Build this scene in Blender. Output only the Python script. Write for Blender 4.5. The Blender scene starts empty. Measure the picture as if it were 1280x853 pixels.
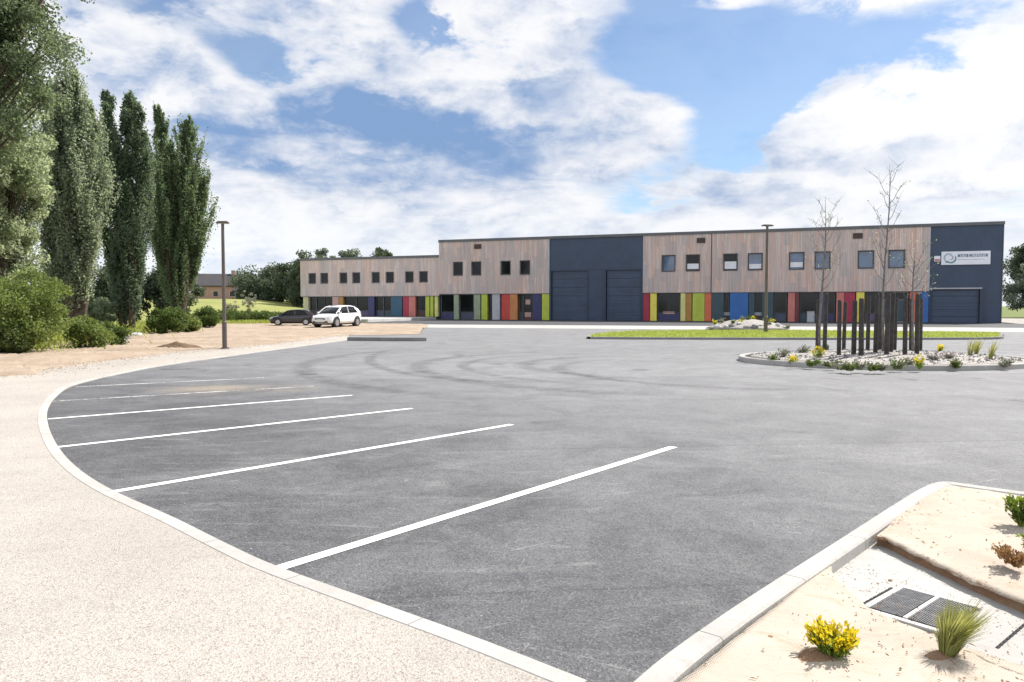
import bpy, bmesh, math, random
import numpy as np
from mathutils import Vector, noise as mnoise
PI = math.pi
R = math.radians
random.seed(7)
scene = bpy.context.scene
C = scene.collection

# ------------------------------------------------------------------ measuring
# where a point of the photograph (1280 x 853) lies on the ground, in metres
PITCH, FOC, EYE = R(2.65), 950.0, 1.6
def gr(px, py, z=0.0):
    dx, dy = (px - 640) / FOC, (426.5 - py) / FOC
    d = Vector((dx, math.cos(PITCH) + dy * math.sin(PITCH), -math.sin(PITCH) + dy * math.cos(PITCH)))
    t = (z - EYE) / d.z
    return Vector((d.x * t, d.y * t, z))
FA = Vector((-8.489, 88.642)); FB = Vector((44.36, 68.97))       # foot of the main facade, left and right end
FU = (FB - FA).normalized(); FANG = math.atan2(FU.y, FU.x)
FN = Vector((FU.y, -FU.x))
def U(px):                                                       # distance along the facade
    d = Vector(((px - 640) / FOC, math.cos(PITCH)))
    return ((d * (FA.dot(FN) / d.dot(FN))) - FA).dot(FU)

# ------------------------------------------------------------------ materials
class NT:
    def __init__(s, tree): s.t = tree
    def n(s, kind, **kw):
        nd = s.t.nodes.new(kind)
        for k, v in kw.items():
            if k.startswith('i_'):
                key = k[2:]
                key = int(key) if key.isdigit() else key
                s.put(nd.inputs[key], v)
            else: setattr(nd, k, v)
        return nd
    def put(s, sock, v):
        if isinstance(v, bpy.types.NodeSocket): s.t.links.new(v, sock)
        elif isinstance(v, bpy.types.Node): s.t.links.new(v.outputs[0], sock)
        else: sock.default_value = v
    def m(s, op, a, b=0.0, c=0.0, clamp=False):
        nd = s.t.nodes.new('ShaderNodeMath'); nd.operation = op; nd.use_clamp = clamp
        s.put(nd.inputs[0], a); s.put(nd.inputs[1], b)
        if op in ('MULTIPLY_ADD', 'WRAP', 'COMPARE', 'SMOOTH_MIN'): s.put(nd.inputs[2], c)
        return nd.outputs[0]
    def vm(s, op, a, b=(0, 0, 0)):
        nd = s.t.nodes.new('ShaderNodeVectorMath'); nd.operation = op
        s.put(nd.inputs[0], a); s.put(nd.inputs[1], b)
        return nd.outputs[1] if op in ('DOT_PRODUCT', 'LENGTH', 'DISTANCE') else nd.outputs[0]
    def noise(s, vec, scale, detail=4, rough=0.55, dist=0.0, dims='3D'):
        nd = s.t.nodes.new('ShaderNodeTexNoise'); nd.noise_dimensions = dims
        s.put(nd.inputs['Vector'], vec); nd.inputs['Scale'].default_value = scale
        nd.inputs['Detail'].default_value = detail; nd.inputs['Roughness'].default_value = rough
        nd.inputs['Distortion'].default_value = dist
        return nd.outputs[0]
    def ss(s, x, lo, hi, a=0.0, b=1.0):                            # smoothstep
        nd = s.t.nodes.new('ShaderNodeMapRange'); nd.interpolation_type = 'SMOOTHSTEP'
        s.put(nd.inputs[0], x); nd.inputs[1].default_value = lo; nd.inputs[2].default_value = hi
        nd.inputs[3].default_value = a; nd.inputs[4].default_value = b
        return nd.outputs[0]
    def mix(s, f, a, b, mode='MIX'):
        nd = s.t.nodes.new('ShaderNodeMix'); nd.data_type = 'RGBA'; nd.blend_type = mode
        s.put(nd.inputs[0], f)
        for sock, v in ((nd.inputs[6], a), (nd.inputs[7], b)):
            s.put(sock, v if not isinstance(v, tuple) else (v + (1,) if len(v) == 3 else v))
        return nd.outputs[2]

def new_mat(name):
    m = bpy.data.materials.new(name); m.use_nodes = True
    t = m.node_tree
    for n in list(t.nodes): t.nodes.remove(n)
    nt = NT(t)
    out = nt.n('ShaderNodeOutputMaterial'); bs = nt.n('ShaderNodeBsdfPrincipled')
    t.links.new(bs.outputs[0], out.inputs[0])
    nt.bs, nt.out = bs, out
    return m, nt
def bump(nt, h, strength, dist):
    b = nt.n('ShaderNodeBump'); b.inputs['Strength'].default_value = strength; b.inputs['Distance'].default_value = dist
    nt.put(b.inputs['Height'], h); nt.put(nt.bs.inputs['Normal'], b.outputs[0])
def pos(nt): return nt.n('ShaderNodeNewGeometry').outputs['Position']
def objco(nt): return nt.n('ShaderNodeTexCoord').outputs['Object']

def simple(name, col, rough=0.6, var=0.12, scale=6.0, metal=0.0, spec=0.5, bmp=0.0, coat=0.0):
    m, nt = new_mat(name)
    p = objco(nt)
    f = nt.ss(nt.noise(p, scale, 5, 0.6), 0.3, 0.7)
    a = tuple(c * (1 - var) for c in col); b = tuple(min(1, c * (1 + var)) for c in col)
    nt.put(nt.bs.inputs['Base Color'], nt.mix(f, a, b))
    nt.bs.inputs['Roughness'].default_value = rough; nt.bs.inputs['Metallic'].default_value = metal
    nt.bs.inputs['Specular IOR Level'].default_value = spec
    nt.bs.inputs['Coat Weight'].default_value = coat
    if bmp: bump(nt, nt.noise(p, scale * 8, 4), bmp, 0.01)
    return m

def leaf_mat(name, dark, light, trans=0.35, clump=0.8, gloss=0.25):
    m, nt = new_mat(name)
    g = nt.n('ShaderNodeNewGeometry')
    p = g.outputs['Position']
    f = nt.m('ADD', nt.m('MULTIPLY', g.outputs['Random Per Island'], 0.55), nt.m('MULTIPLY', nt.ss(nt.noise(p, clump, 3), 0.35, 0.65), 0.45))
    col = nt.mix(f, dark, light)
    nt.put(nt.bs.inputs['Base Color'], col)
    nt.bs.inputs['Roughness'].default_value = 0.55
    nt.bs.inputs['Specular IOR Level'].default_value = gloss
    tr = nt.n('ShaderNodeBsdfTranslucent')
    nt.put(tr.inputs['Color'], nt.mix(0.5, col, tuple(min(1, c * 1.5) for c in (light[0], light[1], light[2] * 0.6))))
    mx = nt.n('ShaderNodeMixShader'); mx.inputs[0].default_value = trans
    nt.t.links.new(nt.bs.outputs[0], mx.inputs[1]); nt.t.links.new(tr.outputs[0], mx.inputs[2])
    nt.t.links.new(mx.outputs[0], nt.out.inputs[0])
    return m

M = {}
# asphalt: dark fresh stone in the bays, dusty grey where the lorries turn
def asphalt(name, dark, light, lane=True):
    m, nt = new_mat(name)
    p = pos(nt)
    x = nt.vm('DOT_PRODUCT', nt.vm('SUBTRACT', p, (1.83, 8.6, 0)), (0.73, 0.68, 0))
    big = nt.noise(p, 0.16, 4, 0.6, 0.6); mid = nt.noise(p, 0.9, 6, 0.68, 0.8); sm = nt.noise(p, 7.0, 5, 0.7)
    fine = nt.noise(p, 95.0, 3, 0.7)
    if lane: f = nt.ss(nt.m('ADD', x, nt.m('MULTIPLY', nt.m('SUBTRACT', big, 0.5), 9.0)), -5.5, 5.0)
    else: f = nt.ss(big, 0.35, 0.65)
    f = nt.m('ADD', nt.m('MULTIPLY', f, 0.62), nt.m('MULTIPLY', nt.m('SUBTRACT', mid, 0.5), 1.25))
    f = nt.m('ADD', f, nt.m('MULTIPLY', nt.m('SUBTRACT', sm, 0.5), 0.5))
    f = nt.m('ADD', f, 0.12, clamp=True)
    col = nt.mix(f, dark, light)
    # stretched scuffs of pale dust
    st = nt.noise(nt.vm('MULTIPLY', p, (0.5, 2.6, 1)), 1.3, 6, 0.7, 1.2)
    col = nt.mix(nt.ss(st, 0.54, 0.74, 0.0, 0.42), col, (0.30, 0.295, 0.29))
    spots = nt.noise(p, 3.4, 3, 0.6)
    col = nt.mix(nt.ss(spots, 0.70, 0.78, 0.0, 0.4), col, (0.34, 0.33, 0.31))
    # fine scratches left by turning tyres and dragged grit
    for ang, sc_, th in ((0.5, 5.0, .655), (1.9, 6.0, .665), (2.6, 4.0, .66)):
        rv = nt.n('ShaderNodeVectorRotate', rotation_type='Z_AXIS'); nt.put(rv.inputs['Vector'], p); rv.inputs['Angle'].default_value = ang
        sc1 = nt.noise(nt.vm('MULTIPLY', rv.outputs[0], (0.35, 5.0, 1)), sc_, 3, 0.6, 1.6)
        col = nt.mix(nt.m('MULTIPLY', nt.ss(sc1, th, th + .05, 0, .6), nt.ss(mid, .4, .6)), col, (0.33, 0.33, 0.33))
    # loose sand blown onto the bays
    sand = nt.vm('DISTANCE', nt.vm('MULTIPLY', p, (0.55, 1, 0)), (-2.95, 14.6, 0))
    sandf = nt.m('MULTIPLY', nt.ss(sand, 1.1, 0.1), nt.ss(mid, 0.35, 0.6, 0.15, 0.8))
    col = nt.mix(sandf, col, (0.34, 0.28, 0.2))
    # paver lanes with their joints, oil under where cars stand
    lane_x = nt.m('ADD', nt.vm('DOT_PRODUCT', p, (-0.10, 0.995, 0)), nt.m('MULTIPLY', nt.noise(p, .5, 3), .10))
    fr = nt.m('FRACT', nt.m('DIVIDE', lane_x, 4.2)); idx = nt.m('FLOOR', nt.m('DIVIDE', lane_x, 4.2))
    wn = nt.n('ShaderNodeTexWhiteNoise', noise_dimensions='1D'); nt.put(wn.inputs['W'], idx)
    col = nt.mix(nt.m('MULTIPLY', wn.outputs['Value'], .16), col, (0.05, 0.05, 0.055))
    col = nt.mix(nt.m('MULTIPLY', nt.ss(nt.m('ABSOLUTE', nt.m('SUBTRACT', fr, .5)), .493, .499), nt.ss(sm, .35, .6, .1, .55)), col, (0.03, 0.03, 0.033))
    oil = nt.noise(p, 0.75, 2, .45)
    col = nt.mix(nt.ss(nt.m('ADD', oil, nt.m('MULTIPLY', nt.m('SUBTRACT', sm, .5), .16)), .66, .73, 0, .55), col, (0.03, 0.03, 0.034))
    # single stones of the wearing course
    v = nt.n('ShaderNodeTexVoronoi'); v.inputs['Scale'].default_value = 110; nt.put(v.inputs['Vector'], p)
    stone = nt.n('ShaderNodeSeparateColor'); nt.put(stone.inputs[0], v.outputs['Color'])
    col = nt.mix(nt.ss(stone.outputs[0], 0.55, 1.0, 0, 0.5), col, (0.19, 0.19, 0.195))
    col = nt.mix(nt.ss(stone.outputs[1], 0.5, 1.0, 0, 0.62), col, (0.028, 0.028, 0.031))
    nt.put(nt.bs.inputs['Base Color'], col)
    nt.bs.inputs['Roughness'].default_value = 0.82; nt.bs.inputs['Specular IOR Level'].default_value = 0.35
    h = nt.m('ADD', nt.m('MULTIPLY', v.outputs['Distance'], 0.6), nt.m('MULTIPLY', fine, 0.5))
    bump(nt, h, 0.55, 0.006)
    return m
M['asphalt'] = asphalt('asphalt_worn', (0.062, 0.063, 0.070), (0.245, 0.248, 0.258))
M['asphalt_dark'] = asphalt('asphalt_shadow', (0.035, 0.037, 0.045), (0.06, 0.062, 0.072), False)  # tone of the shadow before the facade, put into the asphalt colour

def pebble(name, a, b, c, scale, bs=0.5, big=0.5):
    m, nt = new_mat(name)
    p = pos(nt)
    v = nt.n('ShaderNodeTexVoronoi'); v.inputs['Scale'].default_value = scale; nt.put(v.inputs['Vector'], p)
    sc = nt.n('ShaderNodeSeparateColor'); nt.put(sc.inputs[0], v.outputs['Color'])
    col = nt.mix(sc.outputs[0], a, b)
    col = nt.mix(nt.ss(sc.outputs[1], 0.72, 0.95, 0, 0.75), col, c)
    lg = nt.noise(p, big, 5, 0.62)
    col = nt.mix(nt.ss(lg, 0.3, 0.7, 0.0, 0.30), col, tuple(x * 0.62 for x in a))
    col = nt.mix(nt.ss(nt.noise(p, 14, 4, 0.7), 0.5, 0.75, 0, 0.35), col, tuple(x * 0.75 for x in a))
    dm = nt.noise(p, big * 2.6, 6, .68, .8)
    col = nt.mix(nt.ss(dm, .52, .74, 0, .28), col, tuple(x * .55 for x in a))
    nt.put(nt.bs.inputs['Base Color'], col)
    nt.bs.inputs['Roughness'].default_value = 0.85; nt.bs.inputs['Specular IOR Level'].default_value = 0.3
    bump(nt, nt.m('ADD', v.outputs['Distance'], nt.noise(p, scale * 2, 2)), bs, 0.01)
    return m
M['pebble_path'] = pebble('washed_pebble_concrete', (0.365, 0.332, 0.300), (0.455, 0.43, 0.40), (0.215, 0.175, 0.14), 115)
M['gravel_white'] = pebble('pale_gravel', (0.28, 0.26, 0.24), (0.42, 0.40, 0.375), (0.14, 0.12, 0.105), 24, 0.9, 1.2)

def earth(name, a, b, c, sc=0.5, b_s=0.6):
    m, nt = new_mat(name)
    p = pos(nt)
    f1 = nt.noise(p, sc, 6, 0.62, 0.5); f2 = nt.noise(p, sc * 9, 5, 0.65); f3 = nt.noise(p, sc * 60, 4, 0.7)
    col = nt.mix(nt.ss(f1, 0.32, 0.68), a, b)
    col = nt.mix(nt.ss(f2, 0.5, 0.78, 0, 0.6), col, c)
    col = nt.mix(nt.ss(f3, 0.5, 0.8, 0, 0.45), col, tuple(x * 0.6 for x in a))
    nt.put(nt.bs.inputs['Base Color'], col)
    nt.bs.inputs['Roughness'].default_value = 0.92; nt.bs.inputs['Specular IOR Level'].default_value = 0.2
    bump(nt, nt.m('ADD', f2, nt.m('MULTIPLY', f3, 0.5)), b_s, 0.04)
    return m
M['soil'] = earth('sandy_soil', (0.285, 0.22, 0.165), (0.37, 0.30, 0.235), (0.22, 0.15, 0.105))
M['dark_soil'] = earth('dark_soil', (0.11, 0.075, 0.05), (0.17, 0.115, 0.075), (0.06, 0.04, 0.03), 1.5)
M['dry_soil'] = earth('reddish_soil', (0.30, 0.17, 0.10), (0.38, 0.25, 0.16), (0.16, 0.09, 0.055), 8.0)
M['grass_ground'] = earth('rough_grass', (0.085, 0.12, 0.03), (0.14, 0.17, 0.045), (0.2, 0.18, 0.08), 0.25)
M['field'] = earth('meadow', (0.19, 0.215, 0.06), (0.28, 0.275, 0.10), (0.14, 0.18, 0.05), 0.09, 0.3)
M['lawn'] = earth('lawn', (0.21, 0.27, 0.06), (0.28, 0.32, 0.08), (0.30, 0.28, 0.11), 0.9)
M['concrete'] = earth('kerb_concrete', (0.34, 0.33, 0.315), (0.42, 0.41, 0.39), (0.28, 0.265, 0.245), 1.1, 0.15)
M['concrete_pale'] = earth('pale_concrete', (0.44, 0.43, 0.42), (0.52, 0.51, 0.49), (0.36, 0.345, 0.32), 0.6, 0.15)
M['concrete_grey'] = earth('grey_concrete', (0.2, 0.2, 0.2), (0.26, 0.26, 0.26), (0.15, 0.15, 0.15), 1.0, 0.2)

# jute mulch cloth, woven threads seen close up
def jute():
    m, nt = new_mat('jute_cloth')
    p = pos(nt)
    q = nt.n('ShaderNodeVectorRotate', rotation_type='Z_AXIS'); nt.put(q.inputs['Vector'], p); q.inputs['Angle'].default_value = 0.8
    w1 = nt.n('ShaderNodeTexWave', bands_direction='X'); w1.inputs['Scale'].default_value = 26; w1.inputs['Distortion'].default_value = 2.0
    w1.inputs['Detail'].default_value = 3; nt.put(w1.inputs['Vector'], q.outputs[0])
    w2 = nt.n('ShaderNodeTexWave', bands_direction='Y'); w2.inputs['Scale'].default_value = 26; w2.inputs['Distortion'].default_value = 2.0
    w2.inputs['Detail'].default_value = 3; nt.put(w2.inputs['Vector'], q.outputs[0])
    w = nt.m('MULTIPLY', w1.outputs['Fac'], w2.outputs['Fac'])
    n1 = nt.noise(p, 1.6, 6, 0.65, 0.4); n2 = nt.noise(nt.vm('MULTIPLY', p, (1, 4, 1)), 9, 5, 0.7)
    col = nt.mix(nt.ss(n1, 0.3, 0.7), (0.39, 0.335, 0.275), (0.465, 0.415, 0.355))
    col = nt.mix(nt.ss(n2, 0.52, 0.78, 0, 0.45), col, (0.30, 0.23, 0.165))
    col = nt.mix(nt.m('MULTIPLY', w, 0.35), col, (0.50, 0.45, 0.39))
    col = nt.mix(nt.ss(nt.noise(p, 26, 4, 0.75), 0.62, 0.76, 0, 0.55), col, (0.19, 0.13, 0.085))
    nt.put(nt.bs.inputs['Base Color'], col)
    st_ = nt.noise(p, 3.2, 5, .7, 1.0)
    col = nt.mix(nt.ss(st_, .52, .72, 0, .55), col, (0.34, 0.255, 0.175))
    nt.put(nt.bs.inputs['Base Color'], col)
    nt.bs.inputs['Roughness'].default_value = 0.95; nt.bs.inputs['Specular IOR Level'].default_value = 0.1
    bump(nt, nt.m('ADD', nt.m('MULTIPLY', w, 0.4), n2), 0.6, 0.012)
    return m
M['jute'] = jute()

def paint(name, col, wear):
    m, nt = new_mat(name)
    p = pos(nt)
    n = nt.noise(p, 22, 6, 0.75); n2 = nt.noise(p, 1.7, 4, 0.6)
    f = nt.ss(nt.m('ADD', n, nt.m('MULTIPLY', nt.m('SUBTRACT', n2, 0.5), 0.6)), 0.62 - wear, 0.80 - wear)
    nt.put(nt.bs.inputs['Base Color'], nt.mix(nt.ss(n2, 0.35, 0.7), col, tuple(c * 0.86 for c in col)))
    nt.bs.inputs['Roughness'].default_value = 0.6
    tr = nt.n('ShaderNodeBsdfTransparent'); mx = nt.n('ShaderNodeMixShader')
    nt.put(mx.inputs[0], f); nt.t.links.new(nt.bs.outputs[0], mx.inputs[1]); nt.t.links.new(tr.outputs[0], mx.inputs[2])
    nt.t.links.new(mx.outputs[0], nt.out.inputs[0])
    return m
M['paint'] = paint('road_paint', (0.78, 0.78, 0.77), 0.02)
M['paint_worn'] = paint('worn_road_paint', (0.55, 0.55, 0.54), 0.2)
def rubber():
    m, nt = new_mat('tyre_rubber_marks')
    p = pos(nt); uvn = nt.n('ShaderNodeUVMap')
    sx = nt.n('ShaderNodeSeparateXYZ'); nt.put(sx.inputs[0], uvn.outputs[0])
    across = nt.m('SUBTRACT', 1.0, nt.m('ABSOLUTE', nt.m('MULTIPLY_ADD', sx.outputs[0], 2.0, -1.0)))
    ends = nt.ss(nt.m('SUBTRACT', 0.5, nt.m('ABSOLUTE', nt.m('SUBTRACT', sx.outputs[1], 0.5))), 0.0, 0.3)
    n = nt.noise(p, 2.5, 5, 0.7)
    f = nt.m('MULTIPLY', nt.m('MULTIPLY', nt.ss(across, 0.0, 0.7), ends), nt.ss(n, 0.3, 0.7, 0.02, 0.26))
    nt.bs.inputs['Base Color'].default_value = (0.03, 0.03, 0.033, 1); nt.bs.inputs['Roughness'].default_value = 0.7
    tr = nt.n('ShaderNodeBsdfTransparent'); mx = nt.n('ShaderNodeMixShader')
    nt.put(mx.inputs[0], f); nt.t.links.new(tr.outputs[0], mx.inputs[1]); nt.t.links.new(nt.bs.outputs[0], mx.inputs[2])
    nt.t.links.new(mx.outputs[0], nt.out.inputs[0])
    return m
M['rubber'] = rubber()

# larch cladding: boards of their own tone, silvered by the weather
def wood(name, tint):
    m, nt = new_mat(name)
    p = objco(nt)
    s = nt.n('ShaderNodeSeparateXYZ'); nt.put(s.inputs[0], p)
    def board(w, k):
        b = nt.m('FLOOR', nt.m('DIVIDE', s.outputs[0], w))
        r = nt.m('FLOOR', nt.m('DIVIDE', nt.m('ADD', s.outputs[2], nt.m('MULTIPLY', b, 1.37)), 2.3))
        cb = nt.n('ShaderNodeCombineXYZ'); nt.put(cb.inputs[0], b); nt.put(cb.inputs[1], r); cb.inputs[2].default_value = k
        wn = nt.n('ShaderNodeTexWhiteNoise', noise_dimensions='3D'); nt.put(wn.inputs['Vector'], cb.outputs[0])
        return wn.outputs['Value']
    b1, b2, b3 = board(0.145, 1.0), board(0.145, 2.0), board(0.58, 5.0)
    grain = nt.noise(nt.vm('MULTIPLY', p, (9, 9, 0.7)), 1.0, 5, 0.65, 0.6)
    col = nt.mix(b1, tuple(c * 0.82 for c in tint), tuple(min(1, c * 1.16) for c in tint))
    col = nt.mix(nt.m('MULTIPLY', nt.ss(b2, 0.45, 1.0), 0.55), col, (tint[0] * 1.12, tint[1] * 0.80, tint[2] * 0.66))
    col = nt.mix(nt.m('MULTIPLY', nt.ss(b3, 0.35, 1.0), 0.5), col, (0.36, 0.36, 0.385))
    col = nt.mix(nt.ss(grain, 0.35, 0.75, 0, 0.4), col, tuple(c * 0.6 for c in tint))
    wt = nt.noise(nt.vm('MULTIPLY', p, (1, 1, 0.35)), 0.5, 4)
    col = nt.mix(nt.ss(wt, 0.35, 0.7, 0, 0.35), col, (0.47, 0.455, 0.46))
    fr = nt.m('FRACT', nt.m('DIVIDE', s.outputs[0], 0.145))
    gap = nt.ss(nt.m('ABSOLUTE', nt.m('SUBTRACT', fr, 0.5)), 0.43, 0.49)
    nt.put(nt.bs.inputs['Base Color'], nt.mix(nt.m('MULTIPLY', gap, 0.7), col, (0.05, 0.04, 0.035)))
    nt.bs.inputs['Roughness'].default_value = 0.8; nt.bs.inputs['Specular IOR Level'].default_value = 0.25
    bump(nt, nt.m('SUBTRACT', nt.m('MULTIPLY', grain, 0.15), gap), 0.8, 0.02)
    return m
M['wood_warm'] = wood('larch_boards', (0.66, 0.53, 0.475))
M['wood_grey'] = wood('silvered_larch_boards', (0.64, 0.525, 0.48))

def ribbed(name, col, pitch=0.25, axis=0, rough=0.45):
    m, nt = new_mat(name)
    p = objco(nt); s = nt.n('ShaderNodeSeparateXYZ'); nt.put(s.inputs[0], p)
    fr = nt.m('FRACT', nt.m('DIVIDE', s.outputs[axis], pitch))
    g = nt.ss(nt.m('ABSOLUTE', nt.m('SUBTRACT', fr, 0.5)), 0.38, 0.47)
    n = nt.noise(p, 0.7, 5, 0.6)
    nt.put(nt.bs.inputs['Base Color'], nt.mix(nt.ss(n, 0.3, 0.7), tuple(c * 0.85 for c in col), tuple(c * 1.15 for c in col)))
    nt.put(nt.bs.inputs['Roughness'], nt.ss(n, 0.2, 0.8, rough - 0.08, rough + 0.1))
    bump(nt, nt.m('SUBTRACT', 1.0, g), 0.4, 0.015)
    return m
M['navy'] = ribbed('navy_sheet', (0.032, 0.054, 0.098), 0.3, 0)
M['navy_door'] = ribbed('navy_door_sheet', (0.035, 0.058, 0.103), 0.5, 2, 0.4)
M['navy_deep'] = ribbed('deep_navy_sheet', (0.026, 0.04, 0.075), 0.3, 0)
M['brick'] = None
for k, c in dict(lime=(0.42, 0.50, 0.055), yellow=(0.72, 0.62, 0.09), pale_yellow=(0.62, 0.60, 0.22), red=(0.50, 0.055, 0.045), crimson=(0.34, 0.02, 0.055),
                 orange_red=(0.60, 0.13, 0.06), orange=(0.50, 0.20, 0.07), brown_orange=(0.38, 0.19, 0.04), blue=(0.02, 0.12, 0.38), indigo=(0.035, 0.036, 0.12),
                 teal=(0.02, 0.09, 0.15), petrol=(0.03, 0.065, 0.085), slate=(0.05, 0.065, 0.11), pale_green=(0.27, 0.33, 0.22), pale_grey=(0.42, 0.42, 0.45),
                 cream=(0.50, 0.47, 0.28), salmon=(0.52, 0.17, 0.14), pink=(0.46, 0.30, 0.26), purple=(0.10, 0.07, 0.16), maroon=(0.14, 0.03, 0.035), brown=(0.06, 0.03, 0.022)).items():
    M[k] = simple('panel_' + k, c, 0.42, 0.10, 1.3)
def glass(name, col, rough=0.06, spec=0.8, coat=0.5):
    m, nt = new_mat(name)
    p = objco(nt)
    nt.put(nt.bs.inputs['Base Color'], nt.mix(nt.ss(nt.noise(p, 0.8, 3), 0.35, 0.65), tuple(c * 0.5 for c in col), col))
    nt.bs.inputs['Roughness'].default_value = rough; nt.bs.inputs['Specular IOR Level'].default_value = spec
    nt.bs.inputs['Coat Weight'].default_value = coat; nt.bs.inputs['Coat Roughness'].default_value = 0.03
    bump(nt, nt.noise(p, 0.9, 2), 0.05, 0.05)
    return m
M['glass'] = glass('window_glass', (0.012, 0.014, 0.016), 0.08, 0.28, 0.0)
M['glass_blue'] = glass('blue_reflection_glass', (0.07, 0.13, 0.24))  # blue sky reflection put into the glass colour
M['glass_dark'] = glass('dark_glass', (0.008, 0.010, 0.014), 0.1, 0.4, 0.0)
M['frame'] = simple('grey_frame', (0.06, 0.063, 0.07), 0.45, 0.1, 3)
M['frame_pale'] = simple('pale_frame', (0.3, 0.3, 0.32), 0.5, 0.1, 3)
M['painted_reflection'] = simple('white_reflection', (0.75, 0.76, 0.8), 0.8, 0.06, 3)  # white part of the window reflections, painted as a sheet
M['coping'] = simple('coping_metal', (0.10, 0.105, 0.115), 0.45, 0.12, 0.7)
M['trim_pale'] = simple('pale_trim_metal', (0.42, 0.42, 0.44), 0.5, 0.1, 0.7)
M['roofing'] = simple('roof_felt', (0.14, 0.14, 0.145), 0.9, 0.2, 0.5)
M['vent'] = simple('vent_metal', (0.07, 0.045, 0.04), 0.6, 0.2, 3)
M['sign_white'] = simple('sign_board', (0.74, 0.76, 0.82), 0.4, 0.04, 1)
M['ink'] = simple('sign_ink', (0.12, 0.15, 0.24), 0.5, 0.1, 1)
M['ink_green'] = simple('logo_green', (0.14, 0.24, 0.25), 0.5, 0.1, 1)
M['ink_pale'] = simple('logo_pale', (0.36, 0.41, 0.5), 0.5, 0.1, 1)
M['lamp_metal'] = simple('lamp_paint', (0.115, 0.095, 0.085), 0.5, 0.15, 2, metal=0.3)
M['lamp_glass'] = simple('lamp_lens', (0.55, 0.56, 0.56), 0.25, 0.05, 8)
M['stake'] = simple('stake_wood', (0.046, 0.040, 0.038), 0.85, 0.4, 7, bmp=0.4)
M['tie'] = simple('tree_tie', (0.02, 0.02, 0.02), 0.7)
M['bark'] = simple('bark', (0.085, 0.068, 0.052), 0.95, 0.45, 5, bmp=0.7, spec=0.15)
M['bark_pale'] = simple('pale_bark', (0.17, 0.155, 0.15), 0.9, 0.35, 6, bmp=0.4, spec=0.2)
M['iron'] = simple('cast_iron', (0.10, 0.102, 0.112), 0.6, 0.3, 30, metal=0.2)
M['slot'] = simple('slot_black', (0.012, 0.012, 0.013), 0.9)
M['stone'] = earth('white_stone', (0.46, 0.45, 0.44), (0.58, 0.57, 0.55), (0.30, 0.28, 0.26), 3.0)
M['stone_grey'] = earth('grey_stone', (0.13, 0.125, 0.13), (0.22, 0.21, 0.215), (0.08, 0.08, 0.08), 3.0)
M['car_white'] = simple('white_car_paint', (0.72, 0.74, 0.77), 0.25, 0.02, 1, coat=0.8)
M['car_black'] = simple('black_car_paint', (0.012, 0.012, 0.022), 0.22, 0.1, 1, coat=0.8)
M['tyre'] = simple('tyre', (0.02, 0.02, 0.021), 0.85)
M['rim'] = simple('alloy', (0.45, 0.46, 0.48), 0.35, 0.1, 6, metal=0.8)
M['headlamp'] = simple('headlamp_glass', (0.5, 0.53, 0.57), 0.12, 0.1, 5, coat=1.0)
M['tail'] = simple('tail_lamp', (0.35, 0.015, 0.012), 0.2, 0.1, 5, coat=0.6)
M['plastic'] = simple('black_plastic', (0.022, 0.022, 0.024), 0.6)
M['plate'] = simple('number_plate', (0.7, 0.7, 0.66), 0.5, 0.05, 5)
M['roof_tile'] = ribbed('roof_tiles', (0.045, 0.042, 0.048), 0.35, 2, 0.8)
M['house_trim'] = simple('house_trim', (0.5, 0.48, 0.45), 0.7)
def brick():
    m, nt = new_mat('brickwork')
    p = objco(nt); s = nt.n('ShaderNodeSeparateXYZ'); nt.put(s.inputs[0], p)
    cb = nt.n('ShaderNodeCombineXYZ'); nt.put(cb.inputs[0], nt.m('ADD', s.outputs[0], s.outputs[1])); nt.put(cb.inputs[1], s.outputs[2])
    b = nt.n('ShaderNodeTexBrick'); nt.put(b.inputs['Vector'], cb.outputs[0]); b.inputs['Scale'].default_value = 4
    b.inputs['Color1'].default_value = (0.36, 0.20, 0.16, 1); b.inputs['Color2'].default_value = (0.45, 0.28, 0.235, 1); b.inputs['Mortar'].default_value = (0.4, 0.36, 0.33, 1)
    b.inputs['Mortar Size'].default_value = 0.012
    nt.put(nt.bs.inputs['Base Color'], b.outputs[0]); nt.bs.inputs['Roughness'].default_value = 0.9
    return m
M['brick'] = brick()
# foliage
M['lf_poplar'] = leaf_mat('poplar_leaves', (0.048, 0.080, 0.056), (0.16, 0.215, 0.148), 0.5, 0.7)
M['lf_poplar2'] = leaf_mat('poplar_leaves_light', (0.060, 0.10, 0.060), (0.18, 0.245, 0.14), 0.52, 0.7)
M['lf_grey'] = leaf_mat('willow_leaves', (0.16, 0.205, 0.145), (0.38, 0.43, 0.31), 0.58, 0.9)
M['lf_olive'] = leaf_mat('olive_leaves', (0.12, 0.16, 0.12), (0.31, 0.36, 0.28), 0.58, 0.9)
M['lf_bough'] = leaf_mat('dark_leaves', (0.07, 0.105, 0.066), (0.195, 0.245, 0.155), 0.5, 0.9)
M['lf_bush'] = leaf_mat('bush_leaves', (0.085, 0.13, 0.035), (0.22, 0.27, 0.085), 0.42, 1.6)
M['lf_bush_dark'] = leaf_mat('dark_bush_leaves', (0.045, 0.07, 0.022), (0.13, 0.165, 0.05), 0.35, 1.6)
M['lf_hedge'] = leaf_mat('hedge_leaves', (0.04, 0.075, 0.02), (0.125, 0.175, 0.045), 0.35, 1.2)
M['lf_far'] = leaf_mat('far_leaves', (0.045, 0.070, 0.048), (0.115, 0.145, 0.10), 0.35, 0.35)  # leaf tone paled for some distance haze
M['lf_far2'] = leaf_mat('far_leaves_light', (0.11, 0.14, 0.115), (0.20, 0.235, 0.19), 0.3, 0.35)  # paler still, distance haze mixed into the leaf colour
M['lf_silver'] = leaf_mat('silver_leaves', (0.14, 0.15, 0.13), (0.28, 0.28, 0.24), 0.3, 2)
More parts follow.
